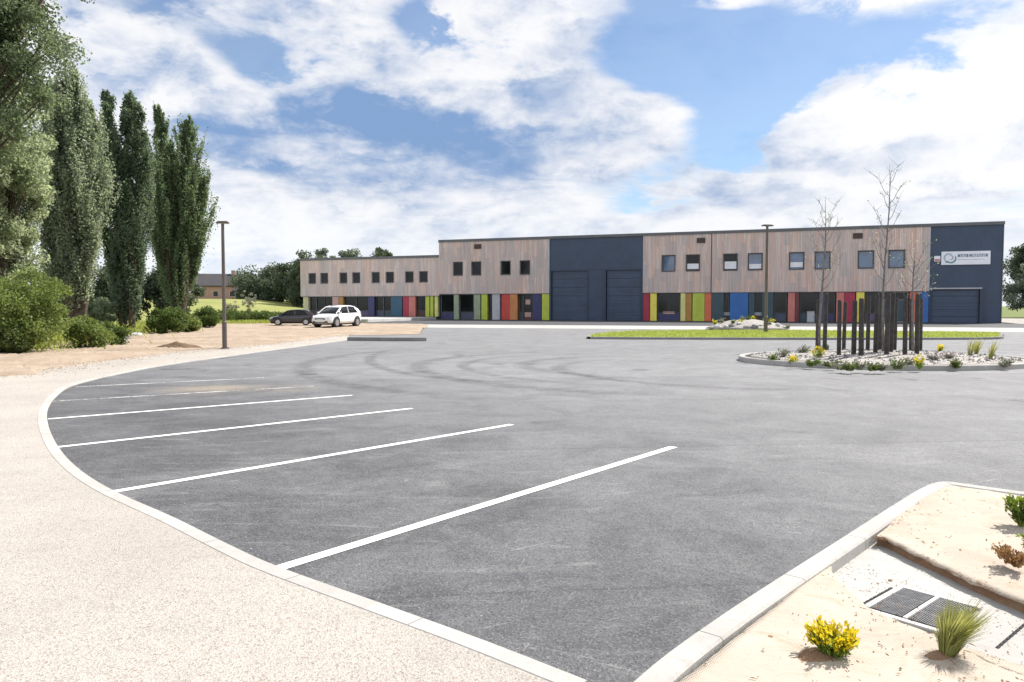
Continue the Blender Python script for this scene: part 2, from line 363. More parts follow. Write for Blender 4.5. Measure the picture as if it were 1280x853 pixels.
M['lf_yellow'] = leaf_mat('yellow_leaves', (0.50, 0.36, 0.01), (0.78, 0.60, 0.03), 0.35, 9)
M['lf_fresh'] = leaf_mat('fresh_leaves', (0.10, 0.17, 0.02), (0.25, 0.32, 0.05), 0.35, 6)
M['lf_straw'] = leaf_mat('straw_grass', (0.17, 0.20, 0.05), (0.40, 0.39, 0.15), 0.42, 9)
M['lf_dry'] = leaf_mat('dry_leaves', (0.18, 0.09, 0.035), (0.36, 0.21, 0.10), 0.2, 9)
M['lf_grass'] = leaf_mat('grass_blades', (0.20, 0.26, 0.055), (0.36, 0.40, 0.11), 0.4, 0.8)
M['lf_lav'] = leaf_mat('lavender_leaves', (0.20, 0.17, 0.24), (0.40, 0.34, 0.42), 0.3, 4)

# ------------------------------------------------------------------ mesh helpers
class MB:
    def __init__(s): s.v, s.f, s.mi = [], [], []
    def quad(s, a, b, c, d, mi=0):
        k = len(s.v); s.v += [tuple(a), tuple(b), tuple(c), tuple(d)]; s.f.append((k, k + 1, k + 2, k + 3)); s.mi.append(mi)
    def box(s, x0, x1, y0, y1, z0, z1, mi=0):
        k = len(s.v)
        s.v += [(x0, y0, z0), (x1, y0, z0), (x1, y1, z0), (x0, y1, z0), (x0, y0, z1), (x1, y0, z1), (x1, y1, z1), (x0, y1, z1)]
        for q in ((0, 3, 2, 1), (4, 5, 6, 7), (0, 1, 5, 4), (1, 2, 6, 5), (2, 3, 7, 6), (3, 0, 4, 7)):
            s.f.append(tuple(k + i for i in q)); s.mi.append(mi)
        return s
    def tube(s, pts, rads, n=8, cap=True, mi=0):
        pts = [Vector(p) for p in pts]; rings = []
        for i, p in enumerate(pts):
            d = (pts[min(i + 1, len(pts) - 1)] - pts[max(i - 1, 0)])
            d = d.normalized() if d.length > 1e-9 else Vector((0, 0, 1))
            a = d.cross(Vector((0, 0, 1)) if abs(d.z) < 0.95 else Vector((1, 0, 0))).normalized(); b = d.cross(a)
            k = len(s.v); r = rads[i] if hasattr(rads, '__len__') else rads
            for j in range(n):
                t = 2 * PI * j / n; s.v.append(tuple(p + (a * math.cos(t) + b * math.sin(t)) * r))
            rings.append(k)
        for q in range(len(rings) - 1):
            for j in range(n):
                j2 = (j + 1) % n
                s.f.append((rings[q] + j, rings[q] + j2, rings[q + 1] + j2, rings[q + 1] + j)); s.mi.append(mi)
        if cap:
            s.f.append(tuple(rings[0] + j for j in reversed(range(n)))); s.mi.append(mi)
            s.f.append(tuple(rings[-1] + j for j in range(n))); s.mi.append(mi)
        return s
    def loft(s, rings, close=True, cap=True, mi=0):
        ks = []
        for r in rings: ks.append(len(s.v)); s.v += [tuple(p) for p in r]
        n = len(rings[0])
        for q in range(len(rings) - 1):
            for j in range(n if close else n - 1):
                j2 = (j + 1) % n
                s.f.append((ks[q] + j, ks[q] + j2, ks[q + 1] + j2, ks[q + 1] + j)); s.mi.append(mi)
        if cap:
            s.f.append(tuple(ks[0] + j for j in reversed(range(n)))); s.mi.append(mi)
            s.f.append(tuple(ks[-1] + j for j in range(n))); s.mi.append(mi)
        return s
    def build(s, name, mat, parent=None, smooth=False, bevel=0.0, sub=0, fix=True):
        me = bpy.data.meshes.new(name); me.from_pydata(s.v, [], s.f)
        mats = mat if isinstance(mat, (list, tuple)) else [mat]
        for m in mats: me.materials.append(m)
        if len(mats) > 1: me.polygons.foreach_set('material_index', s.mi)
        if fix:
            bm = bmesh.new(); bm.from_mesh(me); bmesh.ops.recalc_face_normals(bm, faces=bm.faces); bm.to_mesh(me); bm.free()
        if smooth: me.polygons.foreach_set('use_smooth', [True] * len(me.polygons))
        me.update()
        o = bpy.data.objects.new(name, me); C.objects.link(o)
        if parent: o.parent = parent
        if bevel:
            b = o.modifiers.new('bevel', 'BEVEL'); b.width = bevel; b.segments = 2; b.limit_method = 'ANGLE'
        if sub:
            b = o.modifiers.new('sub', 'SUBSURF'); b.levels = sub; b.render_levels = sub
        return o

def tag(o, label=None, cat=None, group=None, kind=None):
    if label: o['label'] = label
    if cat: o['category'] = cat
    if group: o['group'] = group
    if kind: o['kind'] = kind
    return o
def thing(name, label, cat, loc=(0, 0, 0), rz=0.0, group=None):
    o = bpy.data.objects.new(name, None); C.objects.link(o)
    o.location = loc; o.rotation_euler = (0, 0, rz)
    return tag(o, label, cat, group)
def struct(o): o['kind'] = 'structure'; return o
def copy_tree(o, parent=None):
    c = o.copy(); C.objects.link(c)
    if parent: c.parent = parent
    for ch in [q for q in scene.objects if q.parent == o]: copy_tree(ch, c)
    return c
def catmull(P, n=8):
    P = [Vector(p) for p in P]; out = []
    for i in range(len(P) - 1):
        a, b, c, d = P[max(i - 1, 0)], P[i], P[i + 1], P[min(i + 2, len(P) - 1)]
        for k in range(n):
            t = k / n
            out.append(0.5 * ((2 * b) + (c - a) * t + (2 * a - 5 * b + 4 * c - d) * t * t + (3 * b - a - 3 * c + d) * t ** 3))
    out.append(P[-1]); return out
def offset(pts, d):
    out = []
    for i, p in enumerate(pts):
        t = (pts[min(i + 1, len(pts) - 1)] - pts[max(i - 1, 0)]); t.z = 0; t.normalize()
        out.append(p + Vector((t.y, -t.x, 0)) * d)                   # d > 0: to the right of travel
    return out
def sweep(mb, pts, d0, d1, z0, z1, cap=True, bev=0.012, mi=0):
    a, b = offset(pts, d0), offset(pts, d1)
    rings = []
    for p, q in zip(a, b):
        w = (q - p).normalized() * bev
        rings.append([(p.x, p.y, z0), (q.x, q.y, z0), (q.x, q.y, z1 - bev), (q.x - w.x, q.y - w.y, z1), (p.x + w.x, p.y + w.y, z1), (p.x, p.y, z1 - bev)])
    return mb.loft(rings, True, cap, mi)
def sheet(name, pts, z, mat):
    me = bpy.data.meshes.new(name)
    me.from_pydata([(p[0], p[1], z) for p in pts], [], [tuple(range(len(pts)))])
    me.materials.append(mat)
    bm = bmesh.new(); bm.from_mesh(me)
    bmesh.ops.triangulate(bm, faces=bm.faces)
    for f in bm.faces:
        f.normal_update()
        if f.normal.z < 0: f.normal_flip()
    bm.to_mesh(me); bm.free()
    o = bpy.data.objects.new(name, me); C.objects.link(o)
    return o
def fbm(x, y, s=1.0, z=0.0): return mnoise.fractal(Vector((x * s, y * s, z)), 0.9, 2.0, 4)

def leaves_mesh(name, P, size, mat, parent=None, aspect=0.55, up=0.0, rng=None, D=None):
    """leaf shaped quads at points P; up bends their long axis upright"""
    rng = rng or np.random.default_rng(1)
    n = len(P); P = np.asarray(P, float)
    a = rng.normal(size=(n, 3)) if D is None else np.asarray(D) + rng.normal(size=(n, 3)) * 0.35
    a[:, 2] += up * np.abs(rng.normal(size=n))
    a /= np.linalg.norm(a, axis=1)[:, None] + 1e-9
    b = np.cross(a, rng.normal(size=(n, 3))); b /= np.linalg.norm(b, axis=1)[:, None] + 1e-9
    s = (np.asarray(size) * rng.uniform(0.6, 1.35, n))[:, None] if np.ndim(size) == 0 else (np.asarray(size) * rng.uniform(0.7, 1.3, n))[:, None]
    V = np.empty((n, 4, 3))
    V[:, 0] = P - a * s * 0.5; V[:, 1] = P + b * s * aspect * 0.5 - a * s * 0.05
    V[:, 2] = P + a * s * 0.5; V[:, 3] = P - b * s * aspect * 0.5 - a * s * 0.05
    me = bpy.data.meshes.new(name)
    me.vertices.add(n * 4); me.vertices.foreach_set('co', V.reshape(-1).astype(np.float32))
    me.loops.add(n * 4); me.loops.foreach_set('vertex_index', np.arange(n * 4, dtype=np.int32))
    me.polygons.add(n); me.polygons.foreach_set('loop_start', np.arange(0, n * 4, 4, dtype=np.int32))
    me.materials.append(mat); me.update(calc_edges=True); me.validate()
    o = bpy.data.objects.new(name, me); C.objects.link(o)
    if parent: o.parent = parent
    return o

# ------------------------------------------------------------------ plants
def poplar(name, label, x, y, leaders, lean, mat, seed, n_br=120, per=240, lsize=0.19, group=None, zb=1.0, trunk_r=0.34, rz=0.0, tops=None):
    """leaders: (dx, dy, height, radius). steep branches run up every leader, leaves sit in tufts along them"""
    rng = np.random.default_rng(seed)
    t = thing(name, label, 'tree', (x, y, 0), rz, group)
    tk = MB(); pts = []
    for li, (dx, dy, H, rad) in enumerate(leaders):
        def axis(z, H=H, dx=dx, dy=dy):
            f = min(1, z / (0.35 * H)); k = z / H
            return np.array([dx * f + lean[0] * k * k + 0.18 * math.sin(z * 0.6 + li), dy * f + lean[1] * k * k + 0.15 * math.cos(z * 0.5 + li), z])
        zs = np.linspace(-0.1, H * 0.96, 12)
        r0 = trunk_r if li == 0 else trunk_r * 0.6
        tk.tube([axis(z) if z > 0.05 else axis(0.0) + np.array([0, 0, z]) for z in zs], [max(0.02, r0 * (1.25 if i == 0 else 1) * (1 - 0.93 * i / 11)) for i in range(12)], 8)
        for b in range(n_br):
            z0 = zb + (H * 0.95 - zb) * rng.uniform() ** 0.9
            k = z0 / H
            prof = min(1.0, 0.50 + 1.6 * k) * (1 - max(0, (k - 0.38) / 0.62) ** 1.35)
            out = rad * (0.25 + 0.85 * rng.uniform()) * max(0.07, prof) * (1.15 if rng.uniform() < .1 else 1)
            az = rng.uniform(0, 2 * PI); rise = rng.uniform(1.9, 3.6)
            L = out
            d = np.array([math.cos(az), math.sin(az), rise])
            p0 = axis(z0); end = p0 + d * L
            if end[2] > H * 1.03: d = d * ((H * 1.03 - z0) / max(0.05, end[2] - z0))
            tk.tube([p0, p0 + d * L * 0.5 + np.array([math.cos(az), math.sin(az), 0]) * 0.08, p0 + d * L], [0.035, 0.02, 0.008], 4, False)
            m = int(per * (0.3 + 0.7 * prof) * rng.uniform(0.35, 1.5))
            s = rng.uniform(0.1, 1.12, m) ** 0.7
            sig = (0.05 + 0.10 * L / max(rad, .1)) * rng.uniform(.7, 1.4) * (1.25 - 0.6 * s)[:, None]
            q = p0 + d * (L * s)[:, None] + np.array([math.cos(az), math.sin(az), 0]) * (0.12 * np.sin(s * 3))[:, None] + rng.normal(size=(m, 3)) * sig * np.array([1, 1, 2.2])
            pts.append(q[q[:, 2] > zb * 0.6])
    tk.build('trunk', M['bark'], t, True)
    leaves_mesh('crown', np.concatenate(pts), lsize, mat, t, 0.62, 0.5, rng)
    return t

def broadtree(name, label, x, y, H, rad, mat, seed, n_limb=9, clumps=70, per=170, lsize=0.22, zb=0.25, cat='tree', group=None, trunk_r=0.2, lean=(0, 0), z=0.0, squash=1.0, droop=0.0, bark='bark', rz=0.0, shell=0.45, csz=0.23):
    """trunk, limbs that fork, and tufts of leaves round the limb ends"""
    rng = np.random.default_rng(seed)
    t = thing(name, label, cat, (x, y, z), rz, group)
    tk = MB(); pts = []
    zc = H * (zb + (1 - zb) * 0.5); rz_ = H * (1 - zb) * 0.5
    top = np.array([lean[0], lean[1], H * 0.8])
    def ax(k): return np.array([lean[0] * k * k, lean[1] * k * k, H * 0.82 * k])
    tk.tube([ax(0) - np.array([0, 0, 0.15])] + [ax(k) for k in (0.12, 0.3, 0.5, 0.75, 1.0)], [trunk_r * 1.35, trunk_r, trunk_r * 0.85, trunk_r * 0.65, trunk_r * 0.35, trunk_r * 0.1], 8)
    ends = []
    for c in range(clumps):
        v = rng.normal(size=3); v /= np.linalg.norm(v)
        rr = (shell + (1 - shell) * rng.uniform()) * rng.uniform(0.78, 1.08)
        wob = 1 + 0.28 * mnoise.noise(Vector((v[0] * 1.7 + seed * 3.1, v[1] * 1.7, v[2] * 1.7)))
        kz = v[2] * rr
        ends.append(np.array([v[0] * rr * rad * wob * squash, v[1] * rr * rad * wob, zc + kz * rz_ * wob]) + np.array([lean[0], lean[1], 0]) * min(1, max(0, (zc + kz * rz_) / H)) ** 2)
    for i, e in enumerate(ends):
        k = float(np.clip((e[2] / H - 0.12) * rng.uniform(0.55, 0.95), 0.08, 0.97))
        s0 = ax(k); mid = s0 * 0.5 + e * 0.5 + np.array([0, 0, 0.06 * H * rng.uniform(0, 1)])
        if i % 2 == 0 or clumps < 60:
            r0 = trunk_r * 0.28 * (1 - 0.6 * k)
            tk.tube([s0, mid, e], [r0, r0 * 0.6, r0 * 0.2], 5, False)
        cr = rad * csz * rng.uniform(0.65, 1.3)
        m = int(per * rng.uniform(0.6, 1.35))
        g = rng.normal(size=(m, 3)); g /= np.linalg.norm(g, axis=1)[:, None]
        g *= (rng.uniform(size=m) ** 0.45)[:, None] * cr
        g[:, 2] *= 0.8
        if droop: g[:, 2] -= droop * (g[:, 0] ** 2 + g[:, 1] ** 2) / max(cr, .01) + droop * rng.uniform(0, 1, m) * cr
        q = e + g
        pts.append(q[q[:, 2] > 0.03])
    tk.build('trunk', M[bark], t, True)
    leaves_mesh('crown', np.concatenate(pts), lsize, mat, t, 0.6, 0.15, rng)
    return t

def tuft(name, label, x, y, z, h, r, n, mat, seed, cat='plant', group=None, w=0.012, lean=(0, 0), part='blades', parent=None):
    """upright blades that arch outward"""
    rng = np.random.default_rng(seed)
    o = parent or thing(name, label, cat, (x, y, z), 0, group)
    mb = MB()
    for i in range(n):
        az = rng.uniform(0, 2 * PI); hh = h * rng.uniform(0.5, 1.08); sp = r * rng.uniform(0.1, 1) ** 0.7
        b0 = np.array([math.cos(az), math.sin(az), 0]) * sp * 0.25; dr = np.array([math.cos(az) * sp + lean[0] * hh, math.sin(az) * sp + lean[1] * hh, 0])
        sd = np.array([-math.sin(az + rng.normal() * .6), math.cos(az), 0]); ww = w * rng.uniform(0.6, 1.3)
        P = [b0, b0 + dr * 0.35 + np.array([0, 0, hh * 0.55]), b0 + dr * 0.9 + np.array([0, 0, hh * (0.95 if rng.uniform() > .3 else 0.8)])]
        k = len(mb.v)
        for p, f in zip(P, (0.9, 1.0, 0.12)): mb.v += [tuple(p - sd * ww * f * .5), tuple(p + sd * ww * f * .5)]
        mb.f += [(k, k + 1, k + 3, k + 2), (k + 2, k + 3, k + 5, k + 4)]; mb.mi += [0, 0]
    mb.build(part, mat, o, fix=False)
    return o

def herb(name, label, x, y, z, h, r, n_stem, mats, seed, group=None, lsize=0.05, cat='plant', per=22):
    """leafy perennial: stems with leaves, a second material for its flowering tips"""
    rng = np.random.default_rng(seed)
    o = thing(name, label, cat, (x, y, z), 0, group)
    st = MB(); P, Q, D, E = [], [], [], []
    for i in range(n_stem):
        az = rng.uniform(0, 2 * PI); sp = r * rng.uniform(0.1, 1) ** 0.6; hh = h * rng.uniform(0.6, 1.05)
        tip = np.array([math.cos(az) * sp, math.sin(az) * sp, hh * (1 - 0.25 * sp / r)])
        mid = tip * np.array([0.55, 0.55, 0.5])
        st.tube([(tip[0] * .15, tip[1] * .15, -0.01), mid, tip], [0.006, 0.005, 0.003], 4, False)
        for k in range(per):
            s = rng.uniform(0.2, 1.0); p = (mid * (s / .5) if s < .5 else mid + (tip - mid) * ((s - .5) / .5))
            p = p + rng.normal(size=3) * lsize * 0.45
            if p[2] < 0.01: p[2] = 0.01
            if s > 0.72 and mats[1] is not None: Q.append(p); E.append((math.cos(az), math.sin(az), 0.9))
            else: P.append(p); D.append((math.cos(az), math.sin(az), 0.6))
    st.build('stem', mats[2] if len(mats) > 2 else M['lf_fresh'], o, fix=False)
    if P: leaves_mesh('leaves', P, lsize, mats[0], o, 0.45, 0.3, rng, D)
    if Q: leaves_mesh('blossom', Q, lsize * 0.9, mats[1], o, 0.6, 0.4, rng, E)
    return o

def rock(name, label, x, y, z, s, mat, seed, group=None, cat='stone'):
    bm = bmesh.new(); bmesh.ops.create_icosphere(bm, subdivisions=2, radius=1)
    rs = random.Random(seed); sx, sy, sz = s * rs.uniform(0.8, 1.3), s * rs.uniform(0.7, 1.1), s * rs.uniform(0.5, 0.8)
    for v in bm.verts:
        k = 1 + 0.35 * mnoise.noise(v.co * 1.3 + Vector((seed * 1.7, 0, 0)))
        v.co = Vector((v.co.x * sx * k, v.co.y * sy * k, v.co.z * sz * k))
    me = bpy.data.meshes.new(name); bm.to_mesh(me); bm.free(); me.materials.append(mat)
    o = bpy.data.objects.new(name, me); C.objects.link(o); o.location = (x, y, z + sz * 0.35); o.rotation_euler = (0, 0, rs.uniform(0, 6))
    return tag(o, label, cat, group)

# ------------------------------------------------------------------ GROUND
gs = sheet('ground', [(-1500, -300), (1500, -300), (1500, 2500), (-1500, 2500)], -0.06, M['grass_ground']); struct(gs)
struct(sheet('car_park', [(-13, 2.4), (14, 2.4), (130, 2.4), (130, 45), (70, 61), (46.5, 67.1), (-8, 87.3), (-14, 60), (-13, 40)], 0.0, M['asphalt']))

kerb_px = [(735, 858), (695, 842), (590, 801), (466, 756), (345, 712), (284, 684), (218, 651), (137, 614), (94, 585), (71, 558), (60, 532), (60, 512), (71, 496), (91, 483),
           (137, 471), (203, 458), (284, 446.5), (355, 436.5), (437, 425.5)]
KL = catmull([gr(*p) for p in kerb_px], 6)
def kerb_run(mb, pts, d0, d1, z0, z1, bev, gap=.006, step=1.0):
    run, acc = [pts[0]], 0.0
    for a, b in zip(pts, pts[1:]):
        L = (b - a).length; t0 = 0.0
        while acc + (L - t0) >= step:
            t0 += step - acc; acc = 0.0
            q = a + (b - a) * (t0 / L); run.append(q - (b - a).normalized() * gap / 2); sweep(mb, run, d0, d1, z0, z1, bev=bev)
            run = [q + (b - a).normalized() * gap / 2]
        acc += L - t0
        if (b - run[-1]).length > .01: run.append(b)
    if len(run) > 1: sweep(mb, run, d0, d1, z0, z1, bev=bev)
    return mb
mb = MB(); kerb_run(mb, KL, -0.115, 0.0, -0.05, 0.028, .006)
struct(mb.build('kerb', M['concrete'], smooth=False))
edge_px = [(5, 472), (56, 463.5), (120, 454), (189, 445), (250, 438), (285, 435.5), (359, 429), (412, 421.5), (437, 419.5)]
ED = catmull([gr(*p) for p in edge_px], 5)
inner = offset(KL, -0.11)
path_poly = [(p.x, p.y) for p in inner] + [(p.x, p.y) for p in reversed(ED)] + [(-26, 13.5), (-30, 10), (-30, -6), (1.5, -6), (0.9, 2.6)]
struct(sheet('footpath', path_poly, 0.024, M['pebble_path']))
# thin steel edging between path and soil is not seen; the soil bank rises from the path edge
lo = [Vector((-34, 11.5, 0)), Vector((-20, 14.8, 0))] + [Vector(p) for p in ED[::3]] + [gr(437, 419.4), gr(480, 419.2), gr(525, 418.0)]
hi = [(-60, 30), (-40, 31), (-24, 31), (-22, 36), (-23, 42), (-25.5, 48), (-27, 54), (-28, 60), (-26, 66), (-22, 68), (-19, 68.5), (-15, 68.5), (-12, 68), (-9, 67), (-7.5, 65), (-6.6, 60), (-6.2, 53)]
lo_c, hi_c = catmull(lo, 8), catmull([Vector((a, b, 0)) for a, b in hi], 8)
NU, NV = 150, 40
def samp(L, t):
    k = t * (len(L) - 1); i = min(int(k), len(L) - 2); return L[i].lerp(L[i + 1], k - i)
mb = MB()
for i in range(NU + 1):
    a, b = samp(lo_c, i / NU), samp(hi_c, i / NU)
    for j in range(NV + 1):
        t = (j / NV) ** 1.6; p = a.lerp(b, t)
        e = min(1, t * 14) * min(1, (1 - t) * 8 + 0.2)
        mb.v.append((p.x, p.y, 0.014 + e * (0.03 + 0.07 * (0.5 + fbm(p.x, p.y, 0.35)) + 0.05 * fbm(p.x, p.y, 1.6))))
for i in range(NU):
    for j in range(NV):
        k = i * (NV + 1) + j; mb.f.append((k, k + NV + 1, k + NV + 2, k + 1)); mb.mi.append(0)
struct(mb.build('soil', M['soil'], smooth=True))
def soil_z(x, y): return 0.06
# the dark heap of dug earth by the lamp
def heap(name, label, x, y, rx, ry, h, mat, seed, rz=0.0, cat='soil heap', zb_=.05):
    m_ = MB(); n = 28
    rings = []
    for k in range(9):
        f = k / 8; rr = 1 - f
        rings.append([])
        for j in range(n):
            a = 2 * PI * j / n; w = 1 + 0.25 * fbm(math.cos(a) + seed, math.sin(a), 1.2)
            px, py = rx * rr * w * math.cos(a), ry * rr * w * math.sin(a)
            rings[-1].append((px, py, -0.03 + h * (1 - rr ** 1.6) * (1 + 0.5 * fbm(px + seed, py, 3.0))))
    m_.loft(rings, True, True)
    o = m_.build(name, mat, smooth=True); o.location = (x, y, 0.05); o.rotation_euler = (0, 0, rz)
    o.location.z = zb_; return tag(o, label, cat)
g = gr(221, 436.5)
heap('soil_heap', 'low dark brown heap of dug earth on the pale soil near the lamp post', g.x, g.y + 0.2, 0.95, 0.55, 0.2, M['dark_soil'], 3)

# rising meadow behind the soil
mb = MB(); NX, NY = 46, 40
def sst(x): x = max(0.0, min(1.0, x)); return x * x * (3 - 2 * x)
def field_z(x, y): return -0.03 + 3.0 * sst((y - 66) / 85) * sst((-x - 14 - (y - 66) * 0.10) / 30) + 0.12 * fbm(x, y, 0.07) * sst((y - 66) / 30)
for i in range(NX + 1):
    for j in range(NY + 1):
        x = -190 + 176 * i / NX; y = 60 + 190 * j / NY
        mb.v.append((x, y, field_z(x, y)))
for i in range(NX):
    for j in range(NY):
        k = i * (NY + 1) + j; mb.f.append((k, k + NY + 1, k + NY + 2, k + 1)); mb.mi.append(0)
struct(mb.build('meadow_field', M['field'], smooth=True))

# painted bay lines
lines = [((345, 712), (842, 559), 'paint', 0.10), ((143, 615), (640, 531), 'paint', 0.10), ((75, 559), (515, 511), 'paint', 0.10), ((62, 524), (440, 494.5), 'paint', 0.10),
         ((66, 502), (392, 483), 'paint_worn', 0.10), ((96, 484), (330, 472.5), 'paint_worn', 0.10)]
for a, b, m_, w in lines:
    p, q = gr(*a), gr(*b); d = (q - p).normalized(); s = Vector((-d.y, d.x, 0)) * w / 2
    p = p - d * 0.02
    k = 12; me = MB()
    for i in range(k):
        a1, a2 = p.lerp(q, i / k), p.lerp(q, (i + 1) / k)
        me.quad(a1 - s, a2 - s, a2 + s, a1 + s)
    o = me.build('parking_line', M[m_], fix=False); o.location.z = 0.004; struct(o)
# rubber left by turning wheels
def arc(cx, cy, rx, ry, a0, a1, w):
    n = 40; me = MB(); ring = []
    for i in range(n + 1):
        a = R(a0 + (a1 - a0) * i / n)
        wob = 1 + 0.02 * math.sin(a * 3)
        ring.append((Vector((cx + rx * wob * math.cos(a), cy + ry * wob * math.sin(a), 0)), Vector((math.cos(a), math.sin(a), 0))))
    for i in range(n):
        (p, d), (q, e) = ring[i], ring[i + 1]
        me.quad(p - d * w / 2, p + d * w / 2, q + e * w / 2, q - e * w / 2)
    o = me.build('tyre_marking', M['rubber'], fix=False)
    uv = o.data.uv_layers.new(name='UVMap')
    for i in range(n):
        for c, (u_, v_) in enumerate(((0, i / n), (1, i / n), (1, (i + 1) / n), (0, (i + 1) / n))): uv.data[i * 4 + c].uv = (u_, v_)
    return struct(o)
zz = 0.003
for k, (cx, cy, rx, ry, a0, a1, w) in enumerate(((3.6, 20.3, 6.1, 6.6, 85, 290, .75), (3.9, 20.2, 5.2, 5.3, 95, 265, .5), (4.5, 20.3, 4.2, 3.9, 85, 270, .7), (6.2, 19.0, 5.0, 4.6, 120, 285, .6), (1.3, 21.6, 7.0, 8.6, 120, 275, .8), (0.5, 25, 5.0, 9.0, 150, 285, .5))):
    o = arc(cx, cy, rx, ry, a0, a1, w); o.location.z = zz + 0.0015 * k
# light kerb stone that stops the soil
mb = MB(); sweep(mb, [gr(434, 426.3), gr(468, 426.6), gr(500, 426.8), gr(533, 426.8)], -0.22, 0.0, -0.05, 0.17)
struct(mb.build('kerb_stone', M['concrete_grey']))
# pale forecourt strip along the building and a darker band at its foot, its shadow put into the asphalt colour
def band(name, pts_px, z, mat): return struct(sheet(name, [(p.x, p.y) for p in (gr(*q) for q in pts_px)], z, mat))
def facade_pt(u, v): p = FA + FU * u - Vector((-FU.y, FU.x)) * v; return (p.x, p.y)
struct(sheet('shadow_band', [facade_pt(-1, 0.0), facade_pt(70, 0.0), facade_pt(70, 15.5), facade_pt(50, 16), facade_pt(30, 19), facade_pt(-1, 23)], 0.005, M['asphalt_dark']))
struct(sheet('forecourt_pavement', [facade_pt(-1, 23), facade_pt(30, 19), facade_pt(50, 16), facade_pt(70, 15.5), facade_pt(70, 27), facade_pt(50, 26.5), facade_pt(26, 28.5), facade_pt(6, 31), facade_pt(-1, 32)], 0.007, M['concrete']))
mb = MB(); fz = 0.30
A0 = [facade_pt(-19, 0.35), facade_pt(-0.2, 0.35), facade_pt(-0.2, 15.5), facade_pt(-8, 17.5), facade_pt(-14, 18.5), facade_pt(-19, 18.5)]
mb.loft([[(p[0], p[1], -0.02) for p in A0], [(p[0], p[1], fz) for p in A0]])
struct(mb.build('raised_pavement', M['concrete_pale'], bevel=0.02))

# ------------------------------------------------------------------ GRASS STRIP with the flower mound
gp = [gr(738, 424), gr(800, 424.5), gr(950, 425), gr(1100, 425), gr(1236, 424.5), gr(1247, 421.5), gr(1236, 418.5), gr(1100, 417), gr(950, 415.5), gr(800, 416.5), gr(745, 420.5)]
gpc = catmull(gp + [gp[0]], 6)[:-1]
mb = MB(); mb.loft([[(p.x, p.y, -0.03) for p in gpc], [(p.x, p.y, 0.09) for p in gpc]])
struct(mb.build('lawn', M['lawn']))
mb = MB(); sweep(mb, gpc + [gpc[0]], 0.0, 0.14, -0.04, 0.115, cap=False)
ks = mb.build('kerb', M['concrete_grey']); struct(ks)
def inside(p, poly):
    c = False; n = len(poly)
    for i in range(n):
        a, b = poly[i], poly[i - 1]
        if (a.y > p[1]) != (b.y > p[1]) and p[0] < (b.x - a.x) * (p[1] - a.y) / (b.y - a.y) + a.x: c = not c
    return c
rng = np.random.default_rng(5)
xs = [p.x for p in gpc]; ys = [p.y for p in gpc]
P = []
while len(P) < 26000:
    q = (rng.uniform(min(xs), max(xs)), rng.uniform(min(ys), max(ys)))
    if inside(q, gpc): P.append((q[0], q[1], 0.09 + rng.uniform(0.0, 0.08)))
o = leaves_mesh('grass', P, 0.14, M['lf_grass'], None, 0.18, 2.0, rng); tag(o, kind='stuff')
# flower mound: pale gravel bed, stones, small plants
mc = gr(950, 414); mc = Vector((mc.x, mc.y + 2.6, 0))
def mound_z(dx, dy, rx, ry, h): 
    r = math.sqrt((dx / rx) ** 2 + (dy / ry) ** 2); return h * max(0, 1 - r ** 2.2)
mb = MB(); rings = []
for k in range(10):
    rr = 1 - k / 9; rings.append([])
    for j in range(40):
        a = 2 * PI * j / 40; dx, dy = 2.75 * rr * math.cos(a), 2.7 * rr * math.sin(a)
        rings[-1].append((dx, dy, 0.0 + mound_z(dx, dy, 2.8, 2.75, 0.62) * (1 + 0.12 * fbm(dx, dy, 1.2))))
mb.loft(rings, True, True)
fm = mb.build('flower_bed', M['gravel_white'], smooth=True); fm.location = (mc.x, mc.y, 0.06)
tag(fm, 'pale gravel flower mound behind the grass strip, next to the tall lamp post', 'flower bed')
side = ['far left edge', 'left side', 'left of the middle', 'middle', 'right of the middle', 'right side', 'far right edge']
rs = random.Random(11)
for k in range(12):
    dx = -2.5 + 5.0 * (k + 0.5) / 12 + rs.uniform(-.1, .1); dy = -2.7 * math.sqrt(max(0, 1 - (dx / 2.8) ** 2)) * rs.uniform(0.55, 0.9)
    pale = k % 3 != 2
    rock('stone', ('white' if pale else 'dark grey') + ' stone on the gravel flower mound, number %s from its left end' % ['one', 'two', 'three', 'four', 'five', 'six', 'seven', 'eight', 'nine', 'ten', 'eleven', 'twelve'][k],
         mc.x + dx, mc.y + dy, 0.05 + mound_z(dx, dy, 2.8, 2.75, 0.62), rs.uniform(0.12, 0.22), M['stone'] if pale else M['stone_grey'], 20 + k, 'stones on the flower mound')
ordn = ['first', 'second', 'third', 'fourth', 'fifth', 'sixth', 'seventh', 'eighth', 'ninth', 'tenth', 'eleventh', 'twelfth', 'thirteenth', 'fourteenth', 'fifteenth', 'sixteenth', 'seventeenth', 'eighteenth', 'nineteenth', 'twentieth', 'twenty-first', 'twenty-second', 'twenty-third', 'twenty-fourth']
for k in range(11):
    dx = -2.3 + 4.6 * (k + 0.5) / 11; dy = rs.uniform(-1.7, 0.3)
    kind = [('lf_fresh', 'lf_yellow', 'green and yellow'), ('lf_silver', None, 'silvery'), ('lf_hedge', None, 'green')][k % 3]
    herb('bedding_plant', '%s small plant on the flower mound, %s from its left' % (kind[2], ordn[k]), mc.x + dx, mc.y + dy, 0.03 + mound_z(dx, dy, 2.8, 2.75, 0.62), rs.uniform(.22, .4), .2, 9,
         (M[kind[0]], M[kind[1]] if kind[1] else None), 60 + k, 'plants on the flower mound', 0.11, per=12)

